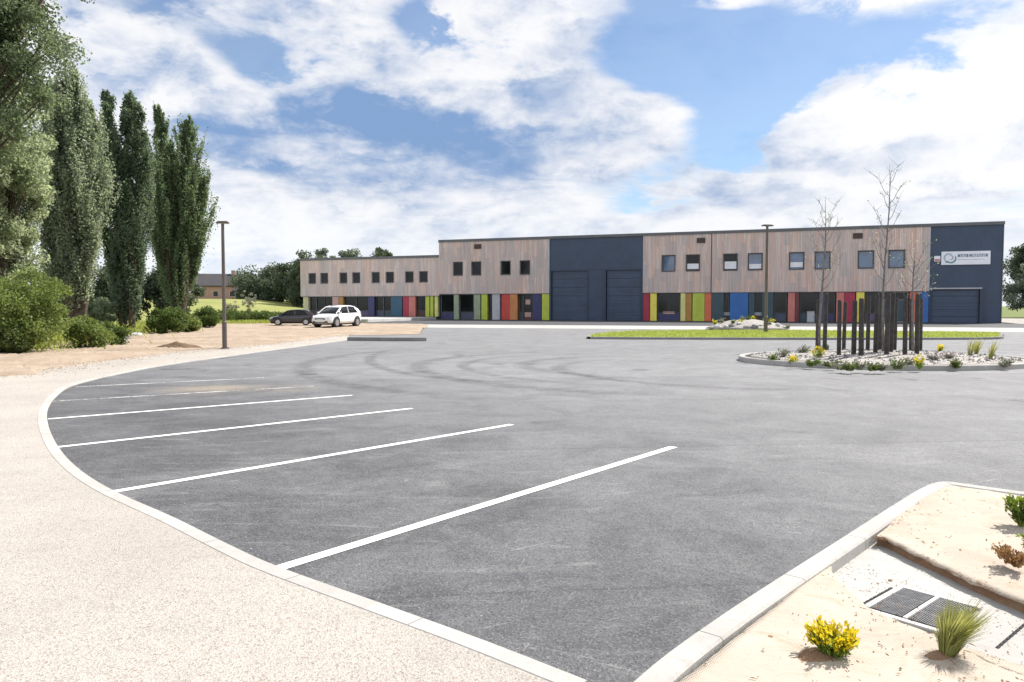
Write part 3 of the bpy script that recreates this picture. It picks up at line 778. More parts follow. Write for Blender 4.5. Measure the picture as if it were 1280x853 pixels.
# ------------------------------------------------------------------ ROUND ISLAND
ic, ia, ib = Vector((10.6, 21.75, 0)), 4.0, 3.1
def ell(f, n=72): return [Vector((ic.x + ia * f * math.cos(2 * PI * i / n), ic.y + ib * f * math.sin(2 * PI * i / n), 0)) for i in range(n)]
E0 = ell(1.0)
mb = MB(); sweep(mb, E0 + [E0[0]], -0.17, 0.0, -0.05, 0.14, cap=False, bev=0.02)
struct(mb.build('island_kerb', M['concrete']))
def isl_z(x, y):
    r = math.sqrt(((x - ic.x) / ia) ** 2 + ((y - ic.y) / ib) ** 2); return 0.10 + 0.20 * max(0, 1 - r ** 2)
mb = MB(); rings = []
for k in range(12):
    f = 0.965 * (1 - k / 11.02)
    rings.append([(p.x, p.y, isl_z(p.x, p.y) + 0.03 * fbm(p.x, p.y, 1.5)) for p in ell(f, 60)])
mb.loft(rings, True, True)
struct(mb.build('island_gravel_ground', M['gravel_white'], smooth=True))
def on_island(px, py):
    p = gr(px, py, 0.2); return p.x, p.y, isl_z(p.x, p.y) - 0.02
# stakes, left to right in the photo: (px, base py, top py)
stakes = [(1022, 437, 374), (1030.5, 441, 370), (1048.5, 446, 379), (1054.5, 440, 381), (1067, 446, 380), (1076.5, 447, 377), (1084.5, 442, 375), (1094, 445, 373), (1099.5, 440, 376),
          (1108, 447, 372), (1113.5, 444, 371), (1118, 439, 374), (1131, 447, 376), (1139, 441, 377), (1146, 446, 373), (1150, 440, 375)]
for k, (px, py, ty) in enumerate(stakes):
    x, y, z = on_island(px, py)
    h = (py - ty) / FOC * y + 0.05
    r = rs.uniform(0.055, 0.075); tx, tyy = rs.uniform(-.03, .03), rs.uniform(-.03, .03)
    mb = MB(); mb.tube([(0, 0, -0.1), (tx * .5, tyy * .5, h * .5), (tx, tyy, h - .03), (tx, tyy, h)], [r, r * .97, r * .93, r * .7], 10)
    o = mb.build('tree_stake', M['stake'], smooth=False); o.location = (x, y, z)
    tag(o, 'dark round timber stake in the gravel island, %s from the left' % ordn[k], 'stake', 'timber stakes round the island saplings')
# saplings with bare twigs
def sapling(label, px, py, top, seed, n_br, leaf, first=0.4):
    x, y, z = on_island(px, py); H = (py - top) / FOC * y
    rg = np.random.default_rng(seed)
    t = thing('sapling', label, 'tree', (x, y, z), 0, 'saplings on the gravel island')
    tk = MB(); zs = np.linspace(-.1, H, 9)
    axp = lambda zz: np.array([0.05 * math.sin(zz * 1.1 + seed), 0.05 * math.cos(zz * .8), zz])
    tk.tube([axp(q) for q in zs], [0.042, .038, .034, .03, .026, .021, .015, .009, .004], 7)
    br = MB(); L = []
    for i in range(n_br):
        z0 = H * (first + (0.93 - first) * i / n_br) + rg.normal() * .05; az = i * 2.4 + rg.normal() * .4
        ln = (0.95 - 0.6 * (z0 / H - first)) * rg.uniform(0.6, 1.1)
        d = np.array([math.cos(az) * .65, math.sin(az) * .65, 1.0]); p0 = axp(z0)
        p1 = p0 + np.array([d[0] * .6, d[1] * .6, .35]) * ln * .5; p2 = p0 + d * ln * np.array([.85, .85, .95])
        br.tube([p0, p1, p2], [.011, .008, .003], 5, False)
        for s in range(4):
            f = rg.uniform(.35, .95); b = p1 + (p2 - p1) * f; e = b + np.array([rg.normal() * .16, rg.normal() * .16, rg.uniform(.1, .32)])
            br.tube([b, (b + e) / 2 + rg.normal(size=3) * .015, e], [.0045, .0035, .002], 4, False)
            for q in range(int(leaf * rg.uniform(0.3, 1.6))): L.append(b + (e - b) * rg.uniform(.3, 1.1) + rg.normal(size=3) * .03)
    tk.build('trunk', M['bark_pale'], t, True); br.build('branches', M['bark_pale'], t, True)
    if L: leaves_mesh('leaves', L, 0.06, M['lf_olive'], t, .5, .2, rg)
    return t
sapling('leftmost slender sapling between two stakes on the gravel island', 1026.5, 440, 248, 4, 15, 2)
sapling('tallest slender sapling, rising above the roof line in the middle of the stakes', 1104.5, 444, 212, 9, 17, 2, 0.36)
sapling('shortest slender sapling, rightmost on the gravel island', 1141, 443, 318, 15, 12, 3)
isl_pl = [(966, 447, 'g'), (978, 445, 's'), (992, 449, 'y'), (1004, 443, 's'), (1013, 452, 'g'), (1022, 447, 'yf'), (1033, 441, 's'), (1040, 453, 'd'), (1050, 456, 's'), (1062, 457, 'd'), (1075, 456, 's'), (1088, 458, 'd'),
          (1103, 457, 's'), (1120, 455, 'd'), (1137, 453, 's'), (1149, 455, 'yf'), (1166, 450, 'l'), (1176, 437, 'yf'), (1186, 449, 'l'), (1196, 454, 'd'), (1212, 446, 'w'), (1220, 442, 'w'), (1238, 448, 'w'), (1256, 453, 's')]
nm = dict(g=('low green', 'lf_hedge', None), s=('silvery grey', 'lf_silver', None), y=('yellow-green', 'lf_fresh', 'lf_yellow'), yf=('bright yellow', 'lf_fresh', 'lf_yellow'), d=('dark green', 'lf_bush_dark', None), l=('pale lilac', 'lf_silver', 'lf_lav'), w=('grassy', 'lf_straw', None))
for k, (px, py, c) in enumerate(isl_pl):
    x, y, z = on_island(px, min(py, 457)); a, l1, l2 = nm[c]
    lab = '%s plant in the gravel island, %s plant from its left end' % (a, ordn[k])
    if c == 'w': tuft('grass_tuft', lab, x, y, z, 0.55, 0.16, 50, M[l1], 90 + k, 'plant', 'plants in the gravel island', .018, (0.25, 0))
    else: herb('island_plant', lab, x, y, z, rs.uniform(.17, .30) * (1.25 if c == 'yf' else 1), rs.uniform(.13, .24), 12, (M[l1], M[l2] if l2 else None), 90 + k, 'plants in the gravel island', 0.07, per=16)

# ------------------------------------------------------------------ NEAR BED (jute, drain, plants)
bk_px = [(730, 905), (778, 861), (833, 815), (900, 768), (966, 725), (1033, 683), (1099, 641), (1139, 616)]
KZ = 0.09
BK = catmull([gr(*p, KZ) for p in bk_px] , 4)
tipc = [gr(*q, KZ) for q in ((1160, 605.5), (1175, 602), (1192, 602.5), (1225, 607), (1280, 614.5), (1420, 632))] + [Vector((6.2, 5.35, KZ)), Vector((8.2, 4.7, KZ))]
BK2 = catmull([BK[-2], BK[-1]] + tipc, 5)
BKA = BK + BK2[6:]
mb = MB(); kerb_run(mb, BKA, 0.0, 0.13, -0.05, KZ, 0.012)
struct(mb.build('kerb', M['concrete']))
bed_in = offset(BKA, 0.125)
struct(sheet('planting_bed_ground', [(p.x, p.y) for p in bed_in] + [(9, 5.4), (9, -4), (0.3, -4), (0.15, 2.2)], 0.012, M['concrete']))
# a cloth between a lower edge B and an upper edge T
def cloth2(name, B, T, z, amp, thick, mat, seed, NU_=60, NV_=44, lip=0.0):
    mb = MB(); W = []
    B = [Vector((p[0], p[1], 0)) for p in B]; T = [Vector((p[0], p[1], 0)) for p in T]
    for i in range(NU_ + 1):
        b, t_ = samp(B, i / NU_), samp(T, i / NU_)
        for j in range(NV_ + 1):
            v = j / NV_; p = b.lerp(t_, v); ed = min(v, 1 - v, i / NU_, 1 - i / NU_)
            h = z + amp * (fbm(p.x + seed, p.y, 2.0) + 0.4 * fbm(p.x, p.y + seed, 6.0))
            if j == 0: h -= lip * (0.2 + 1.4 * abs(fbm(p.x + seed, p.y, 9.0)))
            k = 0.016 * fbm(p.x * 3 + seed, p.y * 3, 3.0) if ed < 1e-6 else 0
            W.append((p.x + k, p.y + k, h))
    n1 = NV_ + 1; off = len(W)
    mb.v = W + [(a, b, c - thick) for a, b, c in W]
    for i in range(NU_):
        for j in range(NV_):
            k = i * n1 + j; mb.f.append((k, k + n1, k + n1 + 1, k + 1)); mb.f.append((off + k, off + k + 1, off + k + n1 + 1, off + k + n1))
    for i in range(NU_): mb.f.append((i * n1, (i + 1) * n1, off + (i + 1) * n1, off + i * n1)); mb.f.append(((i + 1) * n1 + NV_, i * n1 + NV_, off + i * n1 + NV_, off + (i + 1) * n1 + NV_))
    for j in range(NV_): mb.f.append((j + 1, j, off + j, off + j + 1)); mb.f.append((NU_ * n1 + j, NU_ * n1 + j + 1, off + NU_ * n1 + j + 1, off + NU_ * n1 + j))
    mb.mi = [0] * len(mb.f)
    return mb.build(name, mat, smooth=True)
z1 = 0.082
Bu = [gr(1094, 671, z1), gr(1105, 672, z1), gr(1130, 684, z1), gr(1200, 718, z1), gr(1310, 766, z1), gr(1500, 850, z1), Vector((4.6, 2.3, 0)), Vector((6.4, 1.0, 0))]
Tu = [gr(1163, 611, z1), gr(1180, 606.5, z1), gr(1205, 608, z1), gr(1280, 618, z1), gr(1420, 635, z1), Vector((6.1, 5.2, 0)), Vector((8.1, 4.6, 0))]
o = cloth2('mulch_mat', Bu, Tu, z1, 0.010, 0.012, M['jute'], 3, lip=.012)
tag(o, 'sand coloured jute mulch mat on the raised bank behind the drain, its edge in shadow', 'mulch mat', 'jute mats on the planting bed')
# the earth bank it covers, set back under the edge
bk = [Vector((p.x, p.y, 0)) for p in Bu]; bt = [Vector((p.x, p.y, 0)) for p in Tu]
mb = MB(); rg_ = []
for i in range(41):
    b, t_ = samp(bk, i / 40), samp(bt, i / 40); d = (t_ - b).normalized(); w = .025 + .02 * fbm(b.x, b.y, 5.0)
    b1 = b + d * w; b2 = b + d * (w + .03)
    rg_.append([(b1.x, b1.y, .005), (b2.x, b2.y, .062), (t_.x - d.x * .08, t_.y - d.y * .08, .062), (t_.x - d.x * .08, t_.y - d.y * .08, .005)])
mb.loft(rg_); struct(mb.build('earth_bank_ground', M['dry_soil'], smooth=False))
z2 = 0.066
Tl = [gr(*q, z2) for q in ((1022, 706), (1040, 716), (1056, 735), (1086, 762), (1130, 779), (1185, 803), (1290, 850))]
Bl = [(0.42, 2.75), (1.0, 2.4), (1.5, 2.2), (2.2, 2.0), (2.8, 1.9), (3.4, 1.8), (4.2, 1.7)]
# its left edge tucks in behind the kerb
kl = offset(BK, 0.105)
Bl[0] = min(((p.x, p.y) for p in kl), key=lambda q: abs(q[1] - 2.75)); Tl[0] = min(kl, key=lambda q: abs(q.y - Tl[0].y))
o = cloth2('mulch_mat', Bl, Tl, z2, 0.008, 0.012, M['jute'], 8)
tag(o, 'sand coloured jute mulch mat in front of the drain, beside the long kerb', 'mulch mat', 'jute mats on the planting bed')
mb = MB(); rg_ = []
bk = [Vector((p[0], p[1], 0)) for p in Bl]; bt = [Vector((p[0], p[1], 0)) for p in Tl]
for i in range(41):
    b, t_ = samp(bk, i / 40), samp(bt, i / 40); d = (t_ - b).normalized(); e = t_ - d * .03
    rg_.append([(b.x, b.y, .006), (b.x, b.y, .048), (e.x - d.x * .05, e.y - d.y * .05, .048), (e.x, e.y, .006)])
mb.loft(rg_); struct(mb.build('earth_bank_ground', M['dark_soil'], smooth=False))

# drain: concrete surround, two cast grates, narrow slots at both ends
dz = 0.03
dr = thing('storm_drain', 'grey metal drain grates set in pale concrete between the two jute mats', 'drain')
dq = [gr(1116, 731, dz), gr(1151, 739, dz), gr(1123, 773, dz), gr(1089, 759.5, dz)]
ex = (gr(1194, 752, dz) - gr(1116, 731, dz)).normalized(); ey = ((dq[0] - dq[3]) + (gr(1161, 743, dz) - gr(1131, 776, dz))).normalized()
ey = (ey - ex * ey.dot(ex)).normalized(); org = gr(1089, 759.5, dz)
wlen = (gr(1116, 731, dz) - org).dot(ey)
dr.location = (org.x, org.y, 0.012); dr.rotation_euler = (0, 0, math.atan2(ex.y, ex.x))
gw = 0.155; step = 0.185
mb = MB(); n = 2; e0 = -0.035; e1 = n * step
for y0, y1 in ((-0.045, -0.008), (wlen + 0.008, wlen + 0.045)): mb.box(e0, e1, y0, y1, 0, 0.016)
xx = [e0] + [i * step - 0.0 for i in range(1, n + 1)]
mb.box(e0, -0.006, -0.008, wlen + 0.008, 0, 0.022)
for i in range(1, n): mb.box(i * step - (step - gw) + 0.004, i * step - 0.004, -0.008, wlen + 0.008, 0, 0.022)
mb.build('frame', M['concrete_pale'], dr, bevel=0.003)
for i in range(n):
    mb = MB(); x0 = i * step; 
    if i == n - 1: gw = step - 0.01
    nb = 17
    for k in range(nb):
        a = x0 + gw * k / nb; mb.box(a, a + gw / nb * 0.55, 0, wlen, 0.003, 0.020)
    for k in range(4):
        b = wlen * k / 3; mb.box(x0, x0 + gw - .004, max(0, b - .006), min(wlen, b + .006), 0.002, 0.0185)
    g_ = mb.build('grate', M['iron'], dr)
    mb = MB(); mb.box(x0, x0 + gw, 0, wlen, -0.002, 0.001); mb.build('shaft', M['slot'], dr)
for x in (-0.075, 3.08 * step):
    mb = MB()
    for k in range(9): mb.box(x, x + 0.014, wlen * k / 9 + .004, wlen * (k + 1) / 9 - .008, -0.004, 0.0035)
    mb.build('slot', M['slot'], dr)

def hole(px, py, rx, ry, label, seed, z=0.05):
    g = gr(px, py, z); return heap('planting_hole', label, g.x, g.y, rx, ry, 0.016, M['dry_soil'], seed, 0.4, 'bare soil', .092)
hole(1026, 824, 0.15, 0.075, 'patch of reddish soil under the yellow plant', 2)
hole(1178, 822, 0.09, 0.045, 'patch of reddish soil under the drooping grass tuft', 5)
g = gr(1040, 820, 0.06)
herb('yellow_shrub', 'bright yellow leafy plant with green lower leaves on the front jute mat', g.x, g.y, 0.06, 0.155, 0.115, 42, (M['lf_fresh'], M['lf_yellow']), 201, None, 0.024, per=52)
g = gr(1184, 820, 0.06)
tuft('grass_tuft', 'drooping straw green grass tuft at the end of the drain grates', g.x, g.y, 0.06, 0.235, 0.11, 700, M['lf_straw'], 202, 'plant', None, .005, (0.42, 0.05))
g = gr(1277, 652, 0.12)
herb('mat_plant', 'leggy green plant on the upper jute mat at the picture edge', g.x, g.y, 0.10, 0.24, 0.10, 24, (M['lf_hedge'], M['lf_fresh']), 203, None, 0.032, per=34)
g = gr(1272, 704, 0.12)
herb('mat_plant', 'small dry brown plant low on the upper jute mat near its shaded edge', g.x, g.y, 0.11, 0.11, 0.14, 18, (M['lf_dry'], M['lf_dry'], M['lf_dry']), 204, None, 0.026, per=34)
g = gr(1278, 690, 0.12)
herb('mat_plant', 'low green plant above the dry brown one on the upper jute mat', g.x + .06, g.y, 0.11, 0.15, 0.08, 12, (M['lf_hedge'], M['lf_fresh']), 207, None, 0.028, per=30)
rs = random.Random(4)
for k, (px, py, w) in enumerate(((963, 797, 'left of the yellow plant'), (946, 745, 'beside the long kerb'), (1072, 829, 'right of the yellow plant'), (1113, 716, 'on the pale concrete by the drain'))):
    g = gr(px, py, .06); rock('pebble', 'small brown pebble %s' % w, g.x, g.y, 0.06 if k < 3 else 0.012, 0.013, M['dry_soil'], 40 + k, 'pebbles on the planting bed', 'pebble')

# ------------------------------------------------------------------ loose grit, chips and straw nobody could count
def litter(name, P, smin, smax, mat, seed, flat=.5, long=1.0):
    rg = np.random.default_rng(seed); V, F = [], []
    for (x, y, z) in P:
        s_ = rg.uniform(smin, smax) * (1.6 if rg.uniform() < .06 else 1); a = rg.uniform(0, 6.28); c, d = math.cos(a), math.sin(a); k = len(V)
        q = [(s_ * long * rg.uniform(.7, 1.2), 0), (0, s_ * rg.uniform(.6, 1)), (-s_ * long * rg.uniform(.7, 1.2), 0), (0, -s_ * rg.uniform(.6, 1))]
        V += [(x + u_ * c - v_ * d, y + u_ * d + v_ * c, z - .001) for u_, v_ in q] + [(x + rg.normal() * s_ * .15, y + rg.normal() * s_ * .15, z + s_ * flat)]
        F += [(k, k + 1, k + 4), (k + 1, k + 2, k + 4), (k + 2, k + 3, k + 4), (k + 3, k, k + 4)]
    me = bpy.data.meshes.new(name); me.from_pydata(V, [], F); me.materials.append(mat)
    o = bpy.data.objects.new(name, me); C.objects.link(o); o['kind'] = 'stuff'; return o
rg = np.random.default_rng(77); P = []
for _ in range(1500):                                                 # grit gathered at the foot of the kerbs
    i_ = rg.integers(0, 60); p = KL[i_].lerp(KL[i_ + 1], rg.uniform()); t_ = (KL[i_ + 1] - KL[i_]).normalized(); d_ = abs(rg.normal()) * .16 + .01
    P.append((p.x + t_.y * d_, p.y - t_.x * d_, 0.001))
for _ in range(900):
    i_ = rg.integers(0, len(BKA) - 12); p = BKA[i_].lerp(BKA[i_ + 1], rg.uniform()); t_ = (BKA[i_ + 1] - BKA[i_]).normalized(); d_ = abs(rg.normal()) * .14 + .01
    P.append((p.x - t_.y * d_, p.y + t_.x * d_, 0.001))
for _ in range(700): P.append((rg.uniform(-4, 3.2), rg.uniform(3.4, 11), 0.001))
P = [q for q in P if not (q[0] > .2 and q[1] < 3.2)]
litter('gravel', P[::3], .002, .005, M['stone'], 1); litter('gravel', P[1::3], .002, .006, M['stone_grey'], 15)
P = []
for _ in range(1600):
    b, t_ = samp([Vector((p[0], p[1], 0)) for p in Bl], rg.uniform()), samp([Vector((p.x, p.y, 0)) for p in Tl], rg.uniform()); q = b.lerp(t_, rg.uniform(.1, .96))
    P.append((q.x, q.y, z2 + .004))
for _ in range(900):
    u_ = rg.uniform(); b, t_ = samp([Vector((p.x, p.y, 0)) for p in Bu], u_), samp([Vector((p.x, p.y, 0)) for p in Tu], u_); q = b.lerp(t_, rg.uniform(.05, .96))
    P.append((q.x, q.y, z1 + .004))
for _ in range(420):                                                  # frayed threads along the upper mat's edge
    q = samp([Vector((p.x, p.y, 0)) for p in Bu], rg.uniform() ** .8); P.insert(0, (q.x + rg.normal() * .012, q.y + rg.normal() * .012, z1 - .004 + rg.normal() * .006))
litter('straw_litter', P[:420], .0015, .003, M['lf_dry'], 12, .5, 6.0); P = P[420:]
litter('straw_litter', P[::6], .002, .005, M['lf_dry'], 2, .4, 3.5)
litter('crumbs', [(a + .01, b + .02, c) for a, b, c in P[1::5]], .002, .006, M['dry_soil'], 3, .7)
P = []
for _ in range(420):
    u_ = rg.uniform(); q = gr(1040, 705).lerp(gr(1290, 800), u_); P.append((q.x + rg.normal() * .09, q.y + rg.normal() * .12, .013))
litter('gravel', P, .002, .006, M['soil'], 4)
P = []
for _ in range(2600):
    u_ = rg.uniform(); q = samp(ED, u_); P.append((q.x + rg.normal() * .5, q.y + rg.normal() * .6, .03))
for _ in range(2500): P.append((rg.uniform(-26, -9), rg.uniform(18, 50), .10))
P = [q for q in P if q[0] < -5]
litter('gravel', P, .008, .03, M['soil'], 5)
P = []
while len(P) < 2600:
    a_, r_ = rg.uniform(0, 6.283), math.sqrt(rg.uniform()) * .95; x_, y_ = ic.x + ia * r_ * math.cos(a_), ic.y + ib * r_ * math.sin(a_); P.append((x_, y_, isl_z(x_, y_)))
PP = []
for _ in range(1500): PP.append((rg.uniform(-9, .2), rg.uniform(1.5, 16), .0245))
PP = [q for q in PP if inside(q, [Vector((a_, b_, 0)) for a_, b_ in path_poly])]
litter('gravel', PP, .003, .007, M['soil'], 9, .6)
litter('gravel', P[:900], .012, .04, M['stone'], 6, .8); litter('gravel', P[900:], .012, .045, M['stone_grey'], 7, .8)

# ------------------------------------------------------------------ THE BUILDING
bd = thing('industrial_building', 'long two storey workshop with larch cladding over colourful ground floor panels and navy loading bays', 'building', (FA.x, FA.y, 0), FANG)
def wall_holes(mb, u0, u1, z0, z1, holes, y0, y1):
    """a slab with rectangular holes (ua, ub, za, zb), holes side by side"""
    x = u0
    for a, b, c, d in sorted(holes):
        mb.box(x, a, y0, y1, z0, z1); mb.box(a, b, y0, y1, z0, c); mb.box(a, b, y0, y1, d, z1); x = b
    mb.box(x, u1, y0, y1, z0, z1)
HR, HW, GF, GW = 9.06, 7.34, 2.98, 2.78
uNL, uNR, uE0, uE1 = U(686.5), U(803), U(1160), U(1251)
uW = U(376.5)
# structure behind the cladding
mb = MB(); mb.box(0.02, uE1 - 0.02, 0.62, 30, 0, HR - .12); mb.build('core_wall', M['navy_deep'], bd)
mb = MB(); mb.box(0.0, uE1, 0.66, 30.05, HR - .115, HR - .02); mb.build('roof', M['roofing'], bd)
mb = MB(); mb.box(uW + .02, 0.0, 0.62, 22, 0, HW - .12); mb.build('core_wall', M['navy_deep'], bd)
mb = MB(); mb.box(uW, -0.01, 0.66, 22.05, HW - .115, HW - .02); mb.build('roof', M['roofing'], bd)
# coping
for a, b, z in ((-0.05, uE1 + .05, HR), (uW - .05, -0.055, HW)):
    mb = MB(); mb.box(a, b, -0.06, 0.5, z, z + .16); mb.box(a, b, -0.075, -0.062, z - .12, z + .17); mb.build('coping', M['coping'], bd)
def cladding(u0, u1, z0, z1, holes, mat):
    m_ = MB(); wall_holes(m_, u0, u1, z0, z1, holes, 0.0, 0.3); return m_.build('wood_cladding', mat, bd)
def win(a, b, c, d, gl, style):
    fr = MB(); t = 0.075
    fr.box(a, b, 0.10, 0.2, d - t, d); fr.box(a, b, 0.10, 0.2, c, c + t); fr.box(a, a + t, 0.10, 0.2, c + t, d - t); fr.box(b - t, b, 0.10, 0.2, c + t, d - t)
    f = fr.build('window', M['frame'], bd)
    g_ = MB(); g_.box(a + t, b - t, 0.15, 0.17, c + t, d - t); g_.build('pane', M[gl], f)
    s_ = MB(); s_.box(a - .04, b + .04, -0.05, 0.1, c - .05, c - .003); s_.build('sill', M['frame'], f)
    e_ = MB()
    for x0, x1, zz0, zz1 in ((a - .05, a - .002, c, d + .05), (b + .002, b + .05, c, d + .05), (a - .001, b + .001, d + .002, d + .05)): e_.box(x0, x1, -0.035, 0.1, zz0, zz1)
    e_.build('surround', M['frame'], f)
    if style:  # pale reflection laid as a white sheet over part of the pane
        e_ = MB(); h0, h1 = style; e_.box(a + t + .02, b - t - .02, 0.13, 0.145, c + t + (d - c - 2 * t) * h0, c + t + (d - c - 2 * t) * h1); e_.build('painted_reflection', M['painted_reflection'], f)
    return f
def group_windows(pxs, zc, w, h, gl, styles=None):
    H = []
    for i, px in enumerate(pxs):
        u = U(px); q = (u - w / 2, u + w / 2, zc - h / 2, zc + h / 2); H.append(q); win(*q, gl[i] if isinstance(gl, list) else gl, styles[i] if styles else None)
    return H
hw = group_windows([391.2, 406.2, 430, 446, 470.2, 487.8, 512.3, 529.8], 5.0, 0.98, 1.22, 'glass')
cladding(uW, -0.01, GW, HW - .01, hw, M['wood_grey'])
hl = group_windows([572.7, 595.5, 632, 656], 5.86, 1.12, 1.50, 'glass')
cladding(0.0, uNL - .2, GF, HR - .01, hl, M['wood_grey'])
hr = group_windows([834.7, 865, 911.7, 942.5, 994, 1026.2, 1080.2, 1118.5], 6.02, 1.34, 1.64, ['glass_blue', 'glass', 'glass', 'glass_blue', 'glass_blue', 'glass_blue', 'glass_blue', 'glass_blue'],
                   [None, (0.08, 0.45), (0.05, 0.55), (0.05, 0.35), (0.1, 0.42), None, None, None])
cladding(uNR + .12, uE0 - .14, GF, HR - .01, hr, M['wood_warm'])
for a, b in ((uNL - .2, uNL), (uNR, uNR + .12), (uE0 - .14, uE0)):
    mb = MB(); mb.box(a + .002, b - .002, -0.02, 0.3, GF, HR - .01); mb.build('corner_trim', M['trim_pale'], bd)
mb = MB(); mb.box(U(888) - .04, U(888) + .04, -.03, -.002, GF, HR - .02); mb.build('cladding_joint', M['vent'], bd)
# soffits
for a, b, z in ((uW, -.01, GW), (0, uNL, GF), (uNR, uE0, GF)):
    mb = MB(); mb.box(a, b, 0.0, 0.3, z - .06, z - .004); mb.box(a, b, 0.302, 0.6, z - .05, z - .004); mb.build('soffit', M['coping'], bd)
# vents high on the boards
for px, z in ((597.5, 8.35), (875, 8.3), (1069.5, 8.3)):
    u = U(px); mb = MB(); mb.box(u - .42, u + .42, -.09, -.001, z - .26, z + .26)
    for k in range(4): mb.box(u - .38, u + .38, -.12, -.091, z - .22 + k * .12, z - .16 + k * .12)
    mb.build('vent', M['vent'], bd)
# navy loading bays
def bay(u0, u1, doors, dz_, last):
    mb = MB()
    x = u0 + .004
    for a, b in doors:
        mb.box(x, a, 0.08, 0.6, 0, HR - .01); mb.box(a, b, 0.08, 0.6, dz_, HR - .01); x = b
    mb.box(x, u1 - .004, 0.08, 0.6, 0, HR - .01)
    mb.build('metal_cladding', M['navy'], bd)
    for a, b in doors:
        dm = MB(); n = 6 if dz_ > 4 else 5
        for k in range(n): dm.box(a + .05, b - .05, 0.24, 0.32, dz_ * k / n + .008, dz_ * (k + 1) / n - .012)
        d_ = dm.build('loading_door', M['navy_door'], bd)
        fm_ = MB(); fm_.box(a - .08, a + .0, 0.03, 0.079, 0, dz_ + .1); fm_.box(b, b + .08, 0.03, 0.079, 0, dz_ + .1); fm_.box(a, b, 0.03, 0.079, dz_ - .02, dz_ + .1)
        fm_.build('door_frame', M['navy_deep'], d_)
bay(uNL, uNR, [(U(688.8), U(734)), (U(757), U(800.5))], 5.42, False)
bay(uE0, uE1, [(U(1163), U(1224))], 3.1, True)
mb = MB(); mb.box(U(1159), U(1226), -.02, .075, 3.16, 3.27); mb.build('door_head', M['trim_pale'], bd)
for px, w in ((755, .34), (1226.5, .42)):
    u = U(px); mb = MB(); mb.box(u - w / 2, u + w / 2, -.03, .02, 0, 5.5 if px < 900 else 3.15); mb.build('downpipe_cover', M['navy_deep'], bd)
mb = MB(); mb.box(uE1 - .05, uE1 + .02, 0.02, 0.12, 0, HR); mb.build('corner_trim', M['coping'], bd)
mb = MB(); mb.box(uNL, uNR, 0.05, 0.078, HR * .605, HR * .612); mb.build('cladding_joint', M['navy_deep'], bd)
# ground floor, panel by panel: (px from, px to, material, kind)
GFL = [(379, 385.5, 'cream', 'p'), (386.5, 394, 'brown', 'g'), (394, 415, 'purple', 'g'), (415.7, 423.4, 'pink', 'p'), (423.4, 429, 'brown_orange', 'p'), (429.4, 444, 'slate', 'g'), (444.4, 460, 'purple', 'g'), (460.4, 468, 'indigo', 'p'),
       (468.4, 478, 'slate', 'g'), (478, 488, 'petrol', 'g'), (488.4, 502.5, 'teal', 'p'), (503.6, 510.6, 'crimson', 'p'), (510.6, 519, 'salmon', 'p'), (519.4, 531, 'brown', 'g'), (531.5, 536.5, 'lime', 'p'), (537.8, 541.5, 'lime', 'p'), (543, 547, 'pale_yellow', 'p'),
       (550, 566.5, 'indigo', 'g'), (567, 573, 'pale_green', 'p'), (573.5, 591, 'slate', 'g'), (592, 600, 'pale_green', 'p'), (601.5, 609, 'lime', 'p'), (609.6, 614.6, 'brown', 'g'), (615, 624.5, 'pale_grey', 'p'), (626.5, 637, 'red', 'p'),
       (637.1, 646.5, 'orange', 'p'), (647.6, 652.5, 'petrol', 'g'), (652.8, 665, 'maroon', 'g'), (665.4, 676, 'indigo', 'p'), (677, 686.3, 'lime', 'p'),
       (803.3, 811.5, 'crimson', 'p'), (812.2, 820.3, 'yellow', 'p'), (821, 849, 'indigo', 'g'), (850, 856.3, 'pale_yellow', 'p'), (856.5, 864, 'brown_orange', 'p'), (865, 880, 'lime', 'p'), (880.1, 888.6, 'orange_red', 'p'),
       (889, 904, 'petrol', 'p'), (904.3, 910.5, 'brown', 'g'), (911.6, 934.5, 'blue', 'p'), (935, 942.5, 'petrol', 'p'), (943, 951, 'brown', 'g'), (951.5, 966, 'petrol', 'p'), (966.3, 982.5, 'slate', 'g'), (984, 993, 'salmon', 'p'), (993.2, 998, 'maroon', 'p'),
       (998.5, 1022, 'petrol', 'g'), (1022.4, 1031, 'slate', 'p'), (1032, 1043, 'indigo', 'g'), (1044.5, 1054, 'salmon', 'p'), (1054.1, 1068, 'crimson', 'p'), (1069.3, 1079.5, 'yellow', 'p'), (1080.5, 1096, 'purple', 'g'), (1096.6, 1134.5, 'petrol', 's'),
       (1136, 1146.6, 'orange_red', 'p'), (1147, 1149.5, 'slate', 'p'), (1150, 1159.7, 'blue', 'p')]
